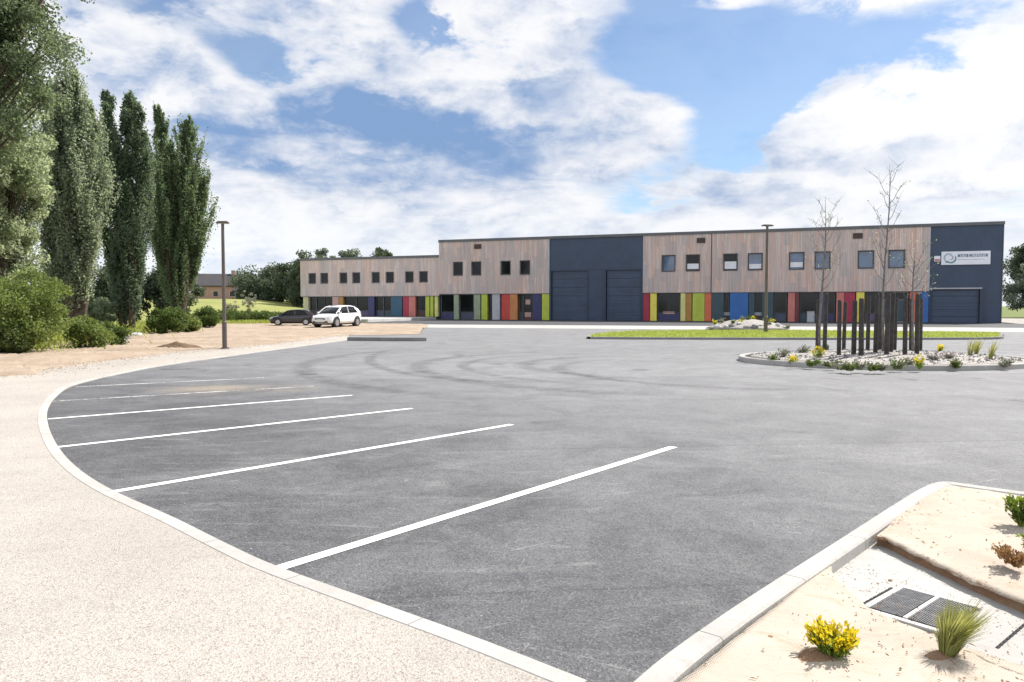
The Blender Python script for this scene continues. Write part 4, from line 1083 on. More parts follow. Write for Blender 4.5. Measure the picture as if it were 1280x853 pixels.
for i, (p0, p1, m_, kd) in enumerate(GFL):
    a, b = U(p0), U(p1); top = (GW if p0 < 548 else GF) - .065; z0 = (fz if p0 < 548 else 0.0) + .03
    if kd == 'p':
        y0 = 0.05 if i % 2 else 0.09
        mb = MB(); mb.box(a + .006, b - .006, y0, 0.58, z0, top)
        o = mb.build('colour_panel', M[m_], bd, bevel=0.008); o['label'] = m_.replace('_', ' ') + ' ground floor panel'
    else:
        mb = MB(); t = .07; y0 = 0.34
        mb.box(a, b, y0, .56, top - t, top); mb.box(a, b, y0, .56, z0, z0 + t); mb.box(a, a + t, y0, .56, z0 + t, top - t); mb.box(b - t, b, y0, .56, z0 + t, top - t)
        nm_ = max(0, int((b - a) / 0.95))
        for k in range(1, nm_): x = a + (b - a) * k / nm_; mb.box(x - .025, x + .025, y0 + .03, .5, z0 + t, top - t)
        zt = z0 + (top - z0) * (.74 if kd == 's' else .3)
        mb.box(a + t, b - t, y0 + .01, .52, zt - .025, zt + .025)
        f = mb.build('shopfront', M['frame_pale' if kd == 's' else 'frame'], bd)
        g_ = MB(); g_.box(a + t, b - t, .44, .47, z0 + t, top - t)
        g_.build('pane', M['glass_dark'], f)
        # lower infill in the bay's own tone
        q = MB(); q.box(a + t + .01, b - t - .01, .41, .435, z0 + t, zt - .03)
        q.build('infill', M[m_], f)
# small ventilator windows in the petrol boards
for px in (907.3, 947): 
    u = U(px); mb = MB(); mb.box(u - .42, u + .42, .25, .33, .62, .95); mb.build('louvre', M['frame_pale'], bd)
mb = MB(); u = U(1150); mb.box(u - .3, u + .05, -.28, -.02, 2.72, 2.86); mb.build('wall_light', M['frame_pale'], bd)
# poster-like pale notices behind the maroon glazing
mb = MB(); u = U(658.5); mb.box(u - .28, u + .28, .36, .40, 1.75, 2.3); mb.build('notice', M['pink'], bd)
mb = MB(); mb.box(u - .36, u + .36, .36, .40, .35, .9); mb.build('notice', M['pink'], bd)
mb = MB(); u = U(835); mb.box(u - .6, u + .6, .36, .40, .75, 1.0); mb.build('notice', M['pink'], bd)

# ------------------------------------------------------------------ SIGNS
def on_facade(u, y, z): p = FA + FU * u + Vector((-FU.y, FU.x)) * y; return (p.x, p.y, z)
sa, sb = U(1174), U(1235)
sg = thing('company_sign', 'wide white company sign with grey logo on the navy end bay of the building', 'sign', on_facade(sa, 0.0, 5.38), FANG)
W_, H_ = sb - sa, 1.22
mb = MB(); mb.box(0, W_, -.05, .075, 0, H_); mb.build('board', M['sign_white'], sg, bevel=.01)
mb = MB()
cx, cz = .62, H_ * .52
def ring_arc(mb, cx, cz, r, w, a0, a1, y=-.056):
    n = 20
    for k in range(n):
        q0, q1 = R(a0 + (a1 - a0) * k / n), R(a0 + (a1 - a0) * (k + 1) / n); w0, w1 = w * math.sin(PI * k / n) ** .6, w * math.sin(PI * (k + 1) / n) ** .6
        mb.quad((cx + (r - w0 / 2) * math.cos(q0), y, cz + (r - w0 / 2) * math.sin(q0)), (cx + (r + w0 / 2) * math.cos(q0), y, cz + (r + w0 / 2) * math.sin(q0)),
                (cx + (r + w1 / 2) * math.cos(q1), y, cz + (r + w1 / 2) * math.sin(q1)), (cx + (r - w1 / 2) * math.cos(q1), y, cz + (r - w1 / 2) * math.sin(q1)))
ring_arc(mb, cx, cz, .38, .16, 40, 250); ring_arc(mb, cx + .1, cz + .02, .2, .12, -120, 130)
mb.build('logo', M['ink_pale'], sg, fix=False)
mb = MB(); ring_arc(mb, cx + .14, cz - .04, .40, .15, 210, 400, -.058); mb.box(cx - .28, cx - .02, -.06, -.051, cz - .44, cz - .28); mb.build('logo', M['ink_green'], sg, fix=False)
# the lettering cannot be read in the photograph: a line of upright strokes at its place and size
mb = MB(); rs = random.Random(2); x = 1.32
while x < W_ - .38:
    w = rs.uniform(.10, .2)
    for k in range(2): mb.box(x + k * w * .7, x + k * w * .7 + w * .34, -.056, -.0495, H_ * .56, H_ * .80)
    mb.box(x, x + w, -.0555, -.0496, H_ * (.56 if rs.random() < .5 else .74), H_ * (.56 if rs.random() < .5 else .74) + .05) if True else 0
    x += w + rs.uniform(.05, .08)
mb.build('lettering', M['ink'], sg)
mb = MB(); mb.box(1.3, W_ - .45, -.056, -.0495, H_ * .36, H_ * .40); mb.build('underline', M['ink_pale'], sg)
s2 = thing('wall_notice', 'tiny white and red square notice left of the wide white sign', 'notice', on_facade(U(1169) - .25, 0.0, 5.72), FANG)
mb = MB(); mb.box(0, .5, .02, .075, 0, .5); mb.build('board', M['sign_white'], s2)
mb = MB(); mb.box(.04, .46, .01, .0195, .06, .2); mb.build('stripe', M['red'], s2)
# pale service cabinet by the wall
p = on_facade(U(1012), -3.2, 0.0)
cb = thing('service_cabinet', 'small pale utility cabinet standing before the dark glazing', 'cabinet', (p[0], p[1], 0.005), FANG)
mb = MB(); mb.box(-.32, .32, -.2, .2, .08, 1.05); mb.build('body', M['trim_pale'], cb, bevel=.02)
mb = MB(); mb.box(-.34, .34, -.22, .22, 0, .078); mb.build('plinth', M['concrete_grey'], cb)
mb = MB(); mb.box(-.28, .28, -.215, -.201, .14, 1.0); d_ = mb.build('door', M['trim_pale'], cb, bevel=.004)
mb = MB(); mb.box(.2, .23, -.24, -.216, .5, .64); mb.build('handle', M['frame'], d_)
mb = MB(); mb.box(-.36, .36, -.24, .24, 1.052, 1.1); mb.build('lid', M['frame_pale'], cb, bevel=.01)

# ------------------------------------------------------------------ STREET LAMPS
def lamp(label, x, y, H, r, hl, rz):
    t = thing('street_lamp', label, 'street lamp', (x, y, 0.02), rz, 'street lamps of the car park')
    mb = MB(); mb.tube([(0, 0, 0), (0, 0, 1.0), (0, 0, 1.02), (0, 0, H)], [r, r * .98, r * .8, r * .62], 14); mb.build('pole', M['lamp_metal'], t, False)
    mb = MB(); mb.tube([(0, 0, 0), (0, 0, .03)], [r * 2.1, r * 2.1], 14)
    for k in range(4): a = PI / 4 + k * PI / 2; mb.tube([(r * 1.6 * math.cos(a), r * 1.6 * math.sin(a), .03), (r * 1.6 * math.cos(a), r * 1.6 * math.sin(a), .06)], [.018, .018], 6)
    mb.build('base_plate', M['lamp_metal'], t)
    mb = MB(); w = hl * .46
    mb.loft([[(x_, y_, z_) for x_, y_ in ((-hl * .5, -w * .4), (hl * .5, -w * .5), (hl * .5, w * .5), (-hl * .5, w * .4))] for z_ in (H - .0, H + .055)])
    mb.loft([[(x_ * .8, y_ * .8, z_) for x_, y_ in ((-hl * .5, -w * .4), (hl * .5, -w * .5), (hl * .5, w * .5), (-hl * .5, w * .4))] for z_ in (H + .056, H + .085)])
    h = mb.build('lamp_head', M['lamp_metal'], t, bevel=.008)
    mb = MB(); mb.box(-hl * .1, hl * .42, -w * .32, w * .32, H - .012, H - .001); mb.build('lens', M['lamp_glass'], h)
    mb = MB(); mb.box(-.05, .05, -r - .004, -r * .9, .5, .78); mb.build('access_door', M['lamp_metal'], t)
g = gr(281, 437)
lamp('slim dark brown street lamp beside the curved path, in front of the poplars', g.x, g.y, 4.58, .085, .44, 0.1)
g = gr(957, 418.5)
lamp('tall dark street lamp on the grass strip, in front of the larch facade', g.x, g.y, 5.98, .11, .62, 0.2)

# ------------------------------------------------------------------ CARS
def car(label, x, y, rz, paint, scl=1.0):
    t = thing('parked_car', label, 'car', (x, y, 0.10), rz, 'parked cars')
    def sec(xx, w, zb, zt, tum=.93):
        zm = zb + (zt - zb) * .55
        half = [(w * .86, zb), (w * .97, zb + .10), (w, zm), (w * .985, zt - .10), (w * tum, zt - .02), (w * .62, zt + .015), (0, zt + .03)]
        return [(xx, -a, b) for a, b in half] + [(xx, a, b) for a, b in reversed(half[:-1])]
    st = [(2.14, .55, .34, .56), (2.08, .74, .24, .70), (1.90, .83, .20, .78), (1.55, .87, .19, .87), (1.05, .88, .19, .96), (.4, .88, .19, .98), (-.5, .88, .19, 1.0), (-1.3, .88, .20, 1.02), (-1.85, .85, .24, 1.03), (-2.06, .79, .30, .98), (-2.13, .66, .38, .80)]
    mb = MB(); mb.loft([sec(*s) for s in st]); b = mb.build('body', paint, t, True, sub=1)
    # greenhouse
    def cs(xx, wb, zb, wt, zt): 
        zc = zb + (zt - zb) * .5
        half = [(wb, zb), (wb * .5 + wt * .5 + .02, zc), (wt + .02, zt - .06), (wt - .05, zt), (0, zt + .025)]
        return [(xx, -a, b_) for a, b_ in half] + [(xx, a, b_) for a, b_ in reversed(half[:-1])]
    cst = [(1.22, .74, .90, .70, .96), (.85, .77, .90, .66, 1.18), (.42, .79, .90, .63, 1.40), (.0, .80, .90, .63, 1.48), (-.6, .80, .90, .63, 1.50), (-1.3, .79, .90, .62, 1.45), (-1.75, .77, .90, .61, 1.30), (-2.02, .74, .92, .62, 1.06)]
    mb = MB(); mb.loft([cs(*s) for s in cst]); mb.build('windows', M['glass_dark'], t, True)
    # roof shell
    mb = MB(); rr = []
    for xx, w, z in ((.50, .60, 1.385), (.25, .645, 1.455), (-.3, .66, 1.515), (-.9, .66, 1.52), (-1.45, .645, 1.45), (-1.72, .62, 1.35)):
        rr.append([(xx, -w, z - .06), (xx, -w * .9, z + .005), (xx, 0, z + .035), (xx, w * .9, z + .005), (xx, w, z - .06), (xx, w * .9, z - .03), (xx, 0, z - .0), (xx, -w * .9, z - .03)])
    mb.loft(rr); mb.build('roof', paint, t, True)
    for s in (-1, 1):
        mb = MB(); mb.tube([(1.24, s * .76, .95), (.85, s * .715, 1.2), (.45, s * .645, 1.41), (0, s * .66, 1.47), (-.6, s * .665, 1.485), (-1.3, s * .655, 1.43)], [.035] * 6, 6)
        mb.tube([(-.28, s * .665, 1.46), (-.30, s * .80, .98)], [.045, .05], 6)
        mb.loft([[(-1.15, s * .66, 1.43), (-1.75, s * .63, 1.32), (-2.08, s * .72, 1.0), (-1.55, s * .815, .99)], [(-1.15, s * .62, 1.43), (-1.75, s * .59, 1.32), (-2.08, s * .68, 1.0), (-1.55, s * .775, .99)]])
        mb.build('pillar', paint, t)
        mb = MB(); mb.loft([[(1.86, s * .82, .66), (2.07, s * .60, .60), (2.06, s * .58, .74), (1.72, s * .80, .84)], [(1.84, s * .86, .66), (2.12, s * .64, .60), (2.09, s * .62, .75), (1.70, s * .845, .85)]]); mb.build('headlight', M['headlamp'], t)
        mb = MB(); mb.loft([[(-2.06, s * .76, .72), (-2.10, s * .5, .74), (-2.09, s * .5, .95), (-1.95, s * .80, 1.0)], [(-2.10, s * .80, .72), (-2.15, s * .5, .74), (-2.13, s * .5, .95), (-1.98, s * .845, 1.0)]]); mb.build('tail_light', M['tail'], t)
        mb = MB(); mb.loft([[(.98 + a * .05, s * (.84 + a * .02), .99 + b_ * .05), (.98 + a * .05, s * (1.0 + a * .02), 1.0 + b_ * .05)] for a, b_ in ((-1, -1), (1, -1), (1, 1), (-1, 1), (-1, -1))], False, False)
        mb.box(.93, 1.04, min(s * .86, s * 1.02), max(s * .86, s * 1.02), .94, 1.07); mb.build('mirror', paint, t, bevel=.02)
        for xx in (1.33, -1.32):
            mb = MB(); mb.tube([(xx, s * .60, .37), (xx, s * .895, .37)], [.385, .385], 24); mb.build('wheel_arch', M['plastic'], t)
            mb = MB(); mb.tube([(xx, s * .68, .305), (xx, s * .70, .305), (xx, s * .89, .305), (xx, s * .915, .305)], [.27, .315, .315, .285], 24); w = mb.build('wheel', M['tyre'], t, False)
            mb = MB(); mb.tube([(xx, s * .905, .305), (xx, s * .922, .305)], [.225, .215], 20)
            rim = mb.build('rim', M['rim'], w)
    t.scale = (scl, scl, scl)
    mb = MB(); mb.box(2.02, 2.13, -.42, .42, .52, .62); mb.box(1.98, 2.125, -.62, .62, .30, .42); mb.build('grille', M['plastic'], t)
    mb = MB(); mb.box(2.128, 2.15, -.26, .26, .44, .55); mb.build('number_plate', M['plate'], t)
    mb = MB(); mb.box(-2.0, 2.0, -.75, .75, .16, .26); mb.build('underbody', M['plastic'], t)
    for s in (-1, 1):
        for xx in (.12, -.82):
            mb = MB(); mb.box(xx, xx + .2, s * .885 - .012, s * .885 + .012, .86, .89); mb.build('handle', paint if paint != M['car_white'] else M['rim'], t)
    return t
g = gr(417, 410.3)
car('white hatchback facing the camera at an angle, parked before the left wing', g.x + .05, g.y + .9, R(180 + 69), M['car_white'])
g = gr(368, 407.5)
car('black car parked behind the white hatchback, beside the green shrubs', g.x + .2, g.y - 1.2, R(180 + 12), M['car_black'], .79)

# ------------------------------------------------------------------ HOUSES far behind
def house(label, x, y, w, d, h, rh, rz, z):
    t = thing('brick_house', label, 'house', (x, y, z), rz, 'houses behind the meadow')
    mb = MB(); mb.box(-w / 2, w / 2, -d / 2, d / 2, -1, h)
    mb.loft([[(-w / 2, -d / 2, h), (-w / 2, d / 2, h), (-w / 2, 0, h + rh)], [(-w / 2 + .3, -d / 2, h), (-w / 2 + .3, d / 2, h), (-w / 2 + .3, 0, h + rh)]])
    mb.loft([[(w / 2, -d / 2, h), (w / 2, d / 2, h), (w / 2, 0, h + rh)], [(w / 2 - .3, -d / 2, h), (w / 2 - .3, d / 2, h), (w / 2 - .3, 0, h + rh)]])
    mb.build('wall', M['brick'], t)
    mb = MB(); e = .4
    for s in (-1, 1):
        y0, z0 = s * (d / 2 + e), h - e * rh / (d / 2)
        mb.loft([[(-w / 2 - e, y0, z0), (-w / 2 - e, y0, z0 + .2), (-w / 2 - e, 0, h + rh + .22), (-w / 2 - e, 0, h + rh + .02)], [(w / 2 + e, y0, z0), (w / 2 + e, y0, z0 + .2), (w / 2 + e, 0, h + rh + .22), (w / 2 + e, 0, h + rh + .02)]])
    rf = mb.build('roof', M['roof_tile'], t)
    mb = MB(); mb.box(w * .25, w * .25 + .8, -.4, .4, h + rh * .5, h + rh + 1.0); mb.build('chimney', M['brick'], rf)
    for k in range(3):
        a = -w / 2 + w * (k + .5) / 3
        mb = MB(); mb.box(a - .6, a + .6, -d / 2 - .05, -d / 2 - .005, .9, 2.2); f = mb.build('window', M['house_trim'], t)
        mb = MB(); mb.box(a - .5, a + .5, -d / 2 - .06, -d / 2 - .051, 1.0, 2.1); mb.build('pane', M['glass_dark'], f)
    return t
house('brick house with dark tiled roof, the larger one right of the poplars', -66.0, 172, 10.5, 8, 3.4, 2.5, .15, 2.7)
house('small low brick house right of the larger one behind the meadow', -55.5, 164, 5.6, 6, 2.5, 1.7, -.25, 2.3)

# ------------------------------------------------------------------ TREES
poplar('poplar_tree', 'narrow dark poplar with several pointed tops, second poplar from the right', -22.0, 43.5, [(0.1, 0, 14.0, 1.15), (-1.1, .2, 14.4, .8), (.95, -.2, 13.4, .8), (.5, .7, 14.2, .7), (-.5, -.3, 13.4, .75)], (0.0, 0), M['lf_poplar'], 21, 125, 235, .125, 'poplars along the soil bank', .6, .27)
poplar('poplar_tree', 'rightmost poplar with two tops, the right side bright green', -25.0, 56.5, [(.95, 0, 15.6, 1.75), (-.95, .2, 16.7, 1.25), (.0, -.7, 13.6, 1.7), (1.3, .5, 12.2, 1.5)], (0.1, 0), M['lf_poplar2'], 22, 165, 260, .145, 'poplars along the soil bank', .7, .42)
poplar('poplar_tree', 'broad grey green poplar between the bush and the dark poplar', -20.7, 36.0, [(0, 0, 12.9, 1.5), (.7, .1, 11.4, 1.3), (-.7, .1, 12.3, 1.25)], (-.1, 0), M['lf_olive'], 23, 160, 260, .118, 'poplars along the soil bank', 1.1, .32)
broadtree('willow_tree', 'pale grey green willow at the left edge above the bush', -19.7, 29.5, 11.2, 2.1, M['lf_grey'], 31, clumps=170, per=400, lsize=.12, zb=.10, trunk_r=.3, squash=.85, csz=.25, droop=.25)
# tall tree leaning in over the picture's top left corner
broadtree('leaning_tree', 'tall tree leaning in at the top left corner', -19.4, 25.0, 14.6, 3.1, M['lf_bough'], 33, clumps=210, per=360, lsize=.115, zb=.38, trunk_r=.35, lean=(4.6, 0), csz=.19, shell=.22)
broadtree('bush', 'large yellow green bush at the left edge of the soil bank', -16.35, 25.2, 2.75, 1.5, M['lf_bush'], 41, clumps=95, per=330, lsize=.085, zb=.04, cat='bush', group='bushes on the soil bank', trunk_r=.06, csz=.27)
broadtree('bush', 'dark bush at the foot of the large yellow green one', -16.4, 24.4, 1.2, 1.0, M['lf_bush_dark'], 42, clumps=50, per=260, lsize=.08, zb=.02, cat='bush', group='bushes on the soil bank', trunk_r=.05, csz=.3)
g = gr(95, 439)
broadtree('bush', 'low fresh green bush just right of the large bush', g.x, g.y + .6, 1.15, 0.85, M['lf_bush'], 43, clumps=50, per=260, lsize=.075, zb=.02, cat='bush', group='bushes on the soil bank', trunk_r=.04, csz=.32)
g = gr(112, 436)
broadtree('bush', 'smallest green bush beside the pale stones', g.x + .3, g.y + 1.0, .95, .6, M['lf_hedge'], 44, clumps=34, per=220, lsize=.075, zb=.02, cat='bush', group='bushes on the soil bank', trunk_r=.03, csz=.34)
broadtree('bush', 'grey green shrub between the grey green poplar and the dark poplar', -23.4, 43.0, 2.3, 1.1, M['lf_olive'], 45, clumps=44, per=260, lsize=.12, zb=.04, cat='bush', group='bushes on the soil bank', trunk_r=.05, csz=.32)
for k, (px, py, h, r, lab, mt) in enumerate(((196, 419, 1.5, 1.15, 'round green bush at the foot of the two right poplars', 'lf_hedge'), (224, 417, 1.15, 1.0, 'low green bush under the rightmost poplar', 'lf_bush'), (250, 412, 1.5, 1.1, 'dark green shrub at the start of the low hedge', 'lf_hedge'))):
    g = gr(px, py); broadtree('bush', lab, g.x, g.y + 1.0, h, r, M[mt], 50 + k, clumps=44, per=240, lsize=.12, zb=.02, cat='bush', group='bushes on the soil bank', trunk_r=.04, csz=.33)
# low scrub line at the foot of the meadow
hz = [(268, 404.5, 1.0, 1.7), (292, 404, 0.95, 1.8), (314, 404, .95, 1.7), (334, 403.5, .9, 1.4)]
for k, (px, py, h, r) in enumerate(hz):
    g = gr(px, py); broadtree('low_shrub', 'low green shrub at the foot of the meadow, %s from the lamp post' % ordn[k], g.x, g.y + 2.6, h, r, M['lf_hedge' if k % 2 == 0 else 'lf_bush_dark'], 60 + k, clumps=40, per=200, lsize=.15, zb=.02, cat='shrub', group='low shrubs in front of the meadow', trunk_r=.03, csz=.3)
# dark understorey between the poplar trunks
for k, (x, y, h, r, lab) in enumerate(((-28.7, 64, 5.2, 2.3, 'dark shady tree seen between the two right poplars'), (-32.3, 63, 5.6, 2.4, 'dark shady tree seen left of the narrow dark poplar'), (-36.5, 62, 5.4, 2.6, 'dark shady tree behind the large bush'))):
    broadtree('understorey_tree', lab, x, y, h, r, M['lf_far'], 70 + k, clumps=75, per=220, lsize=.22, zb=.0, group='small trees behind the poplars', trunk_r=.12, csz=.3)
# far trees left of the wing and above its roof
far = [(-50.5, 150, 8.2, 5.0, 'lf_far', 'dark round tree right of the small brick house'), (-44.5, 146, 8.8, 4.6, 'lf_far', 'dark tree left of the two tallest trees beside the left wing'), (-39.5, 140, 9.6, 4.2, 'lf_far', 'tall dark tree near the left end of the wing'),
       (-35.0, 132, 9.9, 3.8, 'lf_far', 'dark tree whose edge touches the left end of the wing')]
far_roof = [(-33.5, 138, 11.7, 2.6, 'lf_far2', 'tree top above the left end of the wing roof'), (-29.5, 140, 12.5, 3.4, 'lf_far2', 'second tree top above the wing roof from its left end'), (-23.4, 138, 12.6, 3.0, 'lf_far', 'darkest and rightmost tree top above the wing roof')]
for k, (x, y, h, r, m_, lab) in enumerate(far + far_roof):
    broadtree('distant_tree', lab, x, y, h, r, M[m_], 80 + k, clumps=80, per=150, lsize=.42, zb=.0, group='trees far behind the building', trunk_r=.25, z=(.9 if k < 4 else 0), csz=.3)
for k, (px, py, h, lab) in enumerate(((349, 397, 3.6, 'pale grey half bare small tree left of the black car'), (327, 396, 2.2, 'smallest pale half bare tree on the meadow'))):
    g = gr(px, py); broadtree('young_tree', lab, g.x, g.y - 12, h, 1.1, M['lf_silver'], 100 + k, clumps=26, per=40, lsize=.16, zb=.2, group='young pale trees by the cars', trunk_r=.06, z=0)
# right of the building
struct(sheet('gravel_yard_ground', [facade_pt(57.6, 14), facade_pt(57.6, -32), facade_pt(110, -36), facade_pt(130, 14)], 0.011, M['gravel_white']))
broadtree('roadside_tree', 'dark green tree right of the navy end bay', 73.5, 106, 12.2, 5.0, M['lf_far'], 110, clumps=100, per=190, lsize=.3, zb=.12, group='trees right of the building', trunk_r=.3)
broadtree('roadside_tree', 'lighter grey green tree low at the right edge', 69.5, 101, 7.4, 3.6, M['lf_far2'], 111, clumps=90, per=190, lsize=.28, zb=.0, group='trees right of the building', trunk_r=.2)
broadtree('roadside_tree', 'tree beyond the right edge of the picture', 82, 108, 11.5, 5.5, M['lf_far'], 112, clumps=90, per=170, lsize=.32, zb=.05, group='trees right of the building', trunk_r=.3)
# pale stones by the bushes
for k, (px, py, s) in enumerate(((132, 429, .26), (142, 428, .3), (150, 428.5, .24), (158, 426, .22), (171, 422, .3), (126, 431, .2))):
    g = gr(px, py); rock('stone', '%s rubble stone under the poplars, %s of the pile' % ('pale' if k % 2 == 0 else 'grey', ordn[k]), g.x, g.y, .05, s, M['stone' if k in (2, 4) else 'stone_grey'], 120 + k, 'rubble stones under the poplars')
# rough grass along the edge of the soil
rng = np.random.default_rng(9); P = []
for k in range(len(hi_c) - 1):
    a, b = hi_c[k], hi_c[k + 1]; n = int((b - a).length * 260)
    t_ = rng.uniform(size=n); w_ = rng.normal(size=(n, 2)) * .9
    for i in range(n):
        q = a.lerp(b, t_[i]); (P.append if q.x < -15 else (lambda _: None))((q.x + w_[i, 0], q.y + w_[i, 1] + .5, rng.uniform(.02, .3)))
for _ in range(9000):                                                 # rank growth round the trunks and bushes
    cx_, cy_ = ((-22, 43.5), (-25, 56.5), (-20.7, 36), (-17.5, 26.5), (-19.5, 31), (-23.5, 47), (-26, 52))[rng.integers(0, 7)]
    q = (cx_ + rng.normal() * 1.15, cy_ + rng.normal() * 1.1)
    P.append((q[0], q[1], .05 + abs(rng.normal()) * .22))
o = leaves_mesh('grass', P, .3, M['lf_grass'], None, .14, 2.2, rng); tag(o, kind='stuff')

# ------------------------------------------------------------------ SKY, SUN, CAMERA
SUN_AZ, SUN_EL = R(56), R(49)
world = bpy.data.worlds.new('World'); scene.world = world; world.use_nodes = True
t = world.node_tree
for n in list(t.nodes): t.nodes.remove(n)
nt = NT(t)
outw = nt.n('ShaderNodeOutputWorld'); bg = nt.n('ShaderNodeBackground'); t.links.new(bg.outputs[0], outw.inputs[0])
sky = nt.n('ShaderNodeTexSky', sky_type='NISHITA', sun_disc=False); sky.sun_elevation = SUN_EL; sky.sun_rotation = SUN_AZ
sky.air_density = 1.0; sky.dust_density = 0.3; sky.ozone_density = 2.0
STR = 0.06
vec = nt.vm('NORMALIZE', nt.n('ShaderNodeTexCoord').outputs['Generated'])
sp = nt.n('ShaderNodeSeparateXYZ'); nt.put(sp.inputs[0], vec)
az = nt.m('ARCTAN2', sp.outputs[0], sp.outputs[1]); el = nt.m('ARCSINE', sp.outputs[2])
zc = nt.m('ADD', nt.m('MAXIMUM', sp.outputs[2], 0.0), 0.16)
pl = nt.n('ShaderNodeCombineXYZ'); nt.put(pl.inputs[0], nt.m('DIVIDE', sp.outputs[0], zc)); nt.put(pl.inputs[1], nt.m('DIVIDE', sp.outputs[1], zc))
warp = nt.noise(pl.outputs[0], 1.6, 3, .55)
def clouds(v): return nt.noise(v, 1.15, 8, .60, .35)
c0 = clouds(pl.outputs[0])
sd = Vector((math.sin(SUN_AZ), math.cos(SUN_AZ), 0)) * 0.10
c1 = clouds(nt.vm('ADD', pl.outputs[0], tuple(sd)))
fine = nt.noise(nt.vm('MULTIPLY', vec, (1, 1, 1.8)), 9.0, 8, .62, .3)
def dirpx(px, py): return math.atan((px - 640) / FOC), math.atan2((382 - py) / FOC, math.sqrt(1 + ((px - 640) / FOC) ** 2))
wx = nt.m('MULTIPLY', nt.m('SUBTRACT', fine, .5), .16); wy = nt.m('MULTIPLY', nt.m('SUBTRACT', warp, .5), .08)
azw, elw = nt.m('ADD', az, wx), nt.m('ADD', el, nt.m('ADD', wy, nt.m('MULTIPLY', wx, -.4)))
def blob(px, py, sx, sy, amp, tilt=0.0):
    a, e = dirpx(px, py); ct, st_ = math.cos(tilt), math.sin(tilt)
    dx, dy = nt.m('SUBTRACT', azw, a), nt.m('SUBTRACT', elw, e)
    u = nt.m('ADD', nt.m('MULTIPLY', dx, ct), nt.m('MULTIPLY', dy, st_)); v = nt.m('SUBTRACT', nt.m('MULTIPLY', dy, ct), nt.m('MULTIPLY', dx, st_))
    u = nt.m('DIVIDE', u, sx / FOC); v = nt.m('DIVIDE', v, sy / FOC)
    return nt.m('MULTIPLY', nt.m('EXPONENT', nt.m('MULTIPLY', nt.m('ADD', nt.m('MULTIPLY', u, u), nt.m('MULTIPLY', v, v)), -1.0)), amp)
def add(lst):
    r = lst[0]
    for q in lst[1:]: r = nt.m('ADD', r, q)
    return r
holes = add([blob(312, 78, 58, 28, .8, -.35), blob(527, 36, 32, 28, .85), blob(845, 70, 95, 62, 1.0), blob(1000, 62, 150, 44, .62), blob(225, 12, 70, 14, .5), blob(905, 150, 52, 44, .6), blob(800, 240, 46, 24, .4),
             blob(905, 200, 50, 24, .45), blob(430, 55, 30, 14, .25), blob(1190, 30, 100, 30, .25)])
mass = add([blob(250, 125, 170, 40, .35, -.25), blob(450, 100, 80, 36, .4), blob(670, 70, 100, 75, .45), blob(770, 150, 100, 36, .45), blob(1130, 170, 220, 60, .45), blob(890, 12, 62, 18, .8), blob(640, 300, 700, 50, .45), blob(480, 175, 190, 50, .55), blob(1080, 8, 90, 14, .4),
            blob(230, 110, 120, 60, .3), blob(1230, 90, 80, 70, .3)])
dens = nt.m('ADD', nt.m('ADD', nt.m('MULTIPLY', nt.m('SUBTRACT', c0, .5), 1.7), nt.m('MULTIPLY', nt.m('SUBTRACT', fine, .5), 1.7)), nt.m('ADD', nt.m('SUBTRACT', mass, holes), .34))
puff = nt.noise(nt.vm('MULTIPLY', vec, (1, 1, 1.5)), 22.0, 5, .6, .4)
mask = nt.ss(nt.m('ADD', dens, nt.m('MULTIPLY', nt.m('SUBTRACT', puff, .5), .35)), -.08, .40, .13, 1.0)
bandv = nt.n('ShaderNodeCombineXYZ'); nt.put(bandv.inputs[0], nt.m('MULTIPLY', azw, 4.5)); nt.put(bandv.inputs[1], nt.m('MULTIPLY', elw, 17.0))
bands = nt.noise(bandv.outputs[0], 1.0, 6, .58, .5)
shade = add([blob(490, 160, 175, 40, .9, -.1), blob(640, 180, 90, 26, .4), blob(350, 215, 110, 22, .4), blob(700, 100, 70, 30, .35), blob(560, 228, 130, 24, .3), blob(880, 235, 90, 26, .2), blob(680, 55, 60, 22, .35),
             blob(330, 165, 100, 26, .35), blob(770, 175, 70, 16, .35), blob(230, 90, 100, 24, .2), blob(420, 75, 50, 12, .25), blob(1060, 130, 120, 12, -.15), blob(1200, 130, 140, 50, -.2), blob(1050, 200, 160, 16, .2), blob(1150, 245, 120, 12, .2), blob(940, 170, 60, 14, .15)])
lit = nt.m('MULTIPLY', nt.m('SUBTRACT', c0, c1), 1.8)
sh = nt.m('ADD', nt.m('ADD', nt.m('MULTIPLY', shade, nt.ss(fine, .25, .7, .75, 1.2)), nt.m('MULTIPLY', nt.m('SUBTRACT', fine, .46), 1.5)), nt.m('MULTIPLY', lit, -.7))
sh = nt.m('ADD', sh, nt.m('MULTIPLY', nt.ss(bands, .42, .72), nt.ss(az, .6, -.1, .26, .42)))
sh = nt.m('ADD', sh, nt.m('MULTIPLY', nt.m('SUBTRACT', puff, .5), .8))
sh = nt.ss(sh, -.12, 1.08)
WHITE, GREY = 0.425, (0.105, 0.168, 0.285)
ccol = nt.mix(sh, (WHITE, WHITE * 1.0, WHITE * 1.02), GREY)
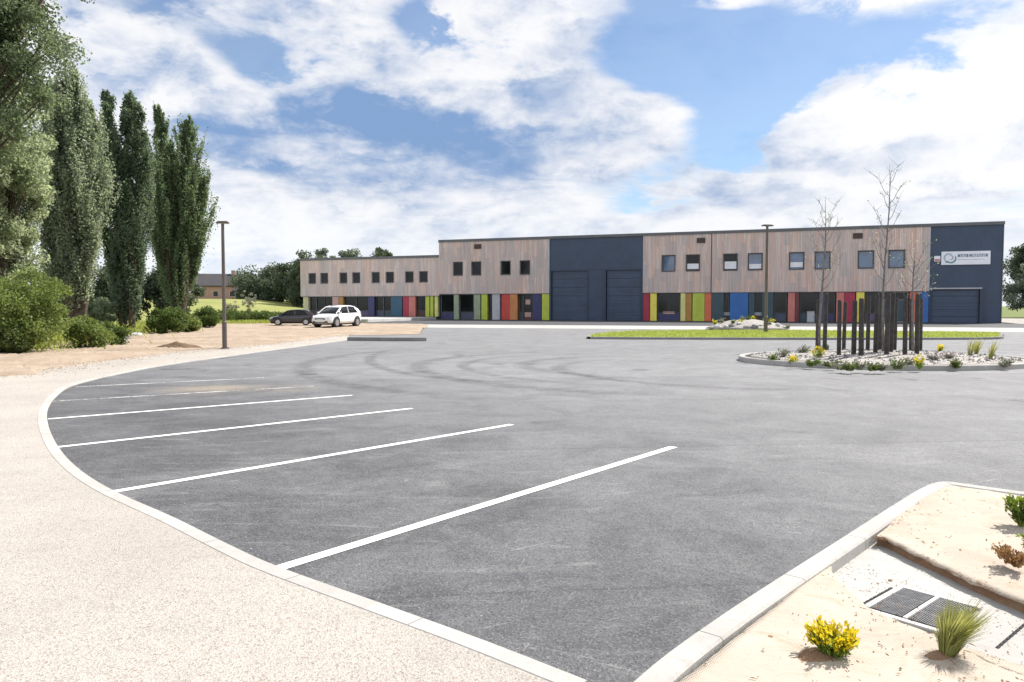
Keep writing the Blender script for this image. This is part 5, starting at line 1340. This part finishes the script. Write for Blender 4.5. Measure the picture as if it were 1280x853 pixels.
sunv = (math.sin(SUN_AZ) * math.cos(SUN_EL), math.cos(SUN_AZ) * math.cos(SUN_EL), math.sin(SUN_EL))
glow = nt.ss(nt.vm('DOT_PRODUCT', vec, sunv), .55, 1.0, 0.0, .8)
ccol = nt.mix(nt.m('MULTIPLY', glow, .6), ccol, (.60, .60, .595))
# front-lit clouds opposite the sun, out of view, boosted to lift the shaded facade
front = nt.ss(nt.vm('DOT_PRODUCT', vec, sunv), .35, -.6, 1.0, 1.9)
cl = nt.vm('SCALE', ccol); nt.put(cl.node.inputs['Scale'], nt.m('MULTIPLY', front, 1.0 / STR))
skyc = nt.vm('SCALE', nt.mix(1.0, sky.outputs[0], (0.80, 0.89, 0.97), 'MULTIPLY')); skyc.node.inputs['Scale'].default_value = 1.0
# thin veil low over the horizon
veil = nt.ss(el, .16, .0, 0, .55)
fin = nt.mix(mask, skyc, cl)
vcol = tuple(c / STR for c in (.40, .43, .46))
fin = nt.mix(nt.m('MULTIPLY', veil, nt.ss(shade, .6, 0)), fin, vcol)
nt.put(bg.inputs['Color'], fin); bg.inputs['Strength'].default_value = STR

sl = bpy.data.lights.new('sun', 'SUN'); sl.energy = 3.6; sl.angle = R(.53); sl.color = (1.0, .95, .88)
so = bpy.data.objects.new('sun', sl); C.objects.link(so)
so.rotation_euler = Vector(sunv).to_track_quat('Z', 'Y').to_euler(); so.location = (20, 20, 40)

cam = bpy.data.cameras.new('camera'); cam.sensor_width = 36; cam.lens = 36 * FOC / 1280; cam.clip_end = 6000; cam.clip_start = .05
co = bpy.data.objects.new('camera', cam); C.objects.link(co)
co.location = (0, 0, EYE); co.rotation_euler = (R(90) - PITCH, 0, 0)
scene.camera = co
scene.view_settings.view_transform = 'Standard'; scene.view_settings.look = 'None'
scene.view_settings.exposure = 1.2; scene.view_settings.gamma = 1.0; scene.view_settings.use_curve_mapping = False
scene.render.engine = 'CYCLES'
scene.cycles.use_denoising = True
scene.cycles.max_bounces = 6; scene.cycles.transparent_max_bounces = 8
scene.cycles.sample_clamp_indirect = 8
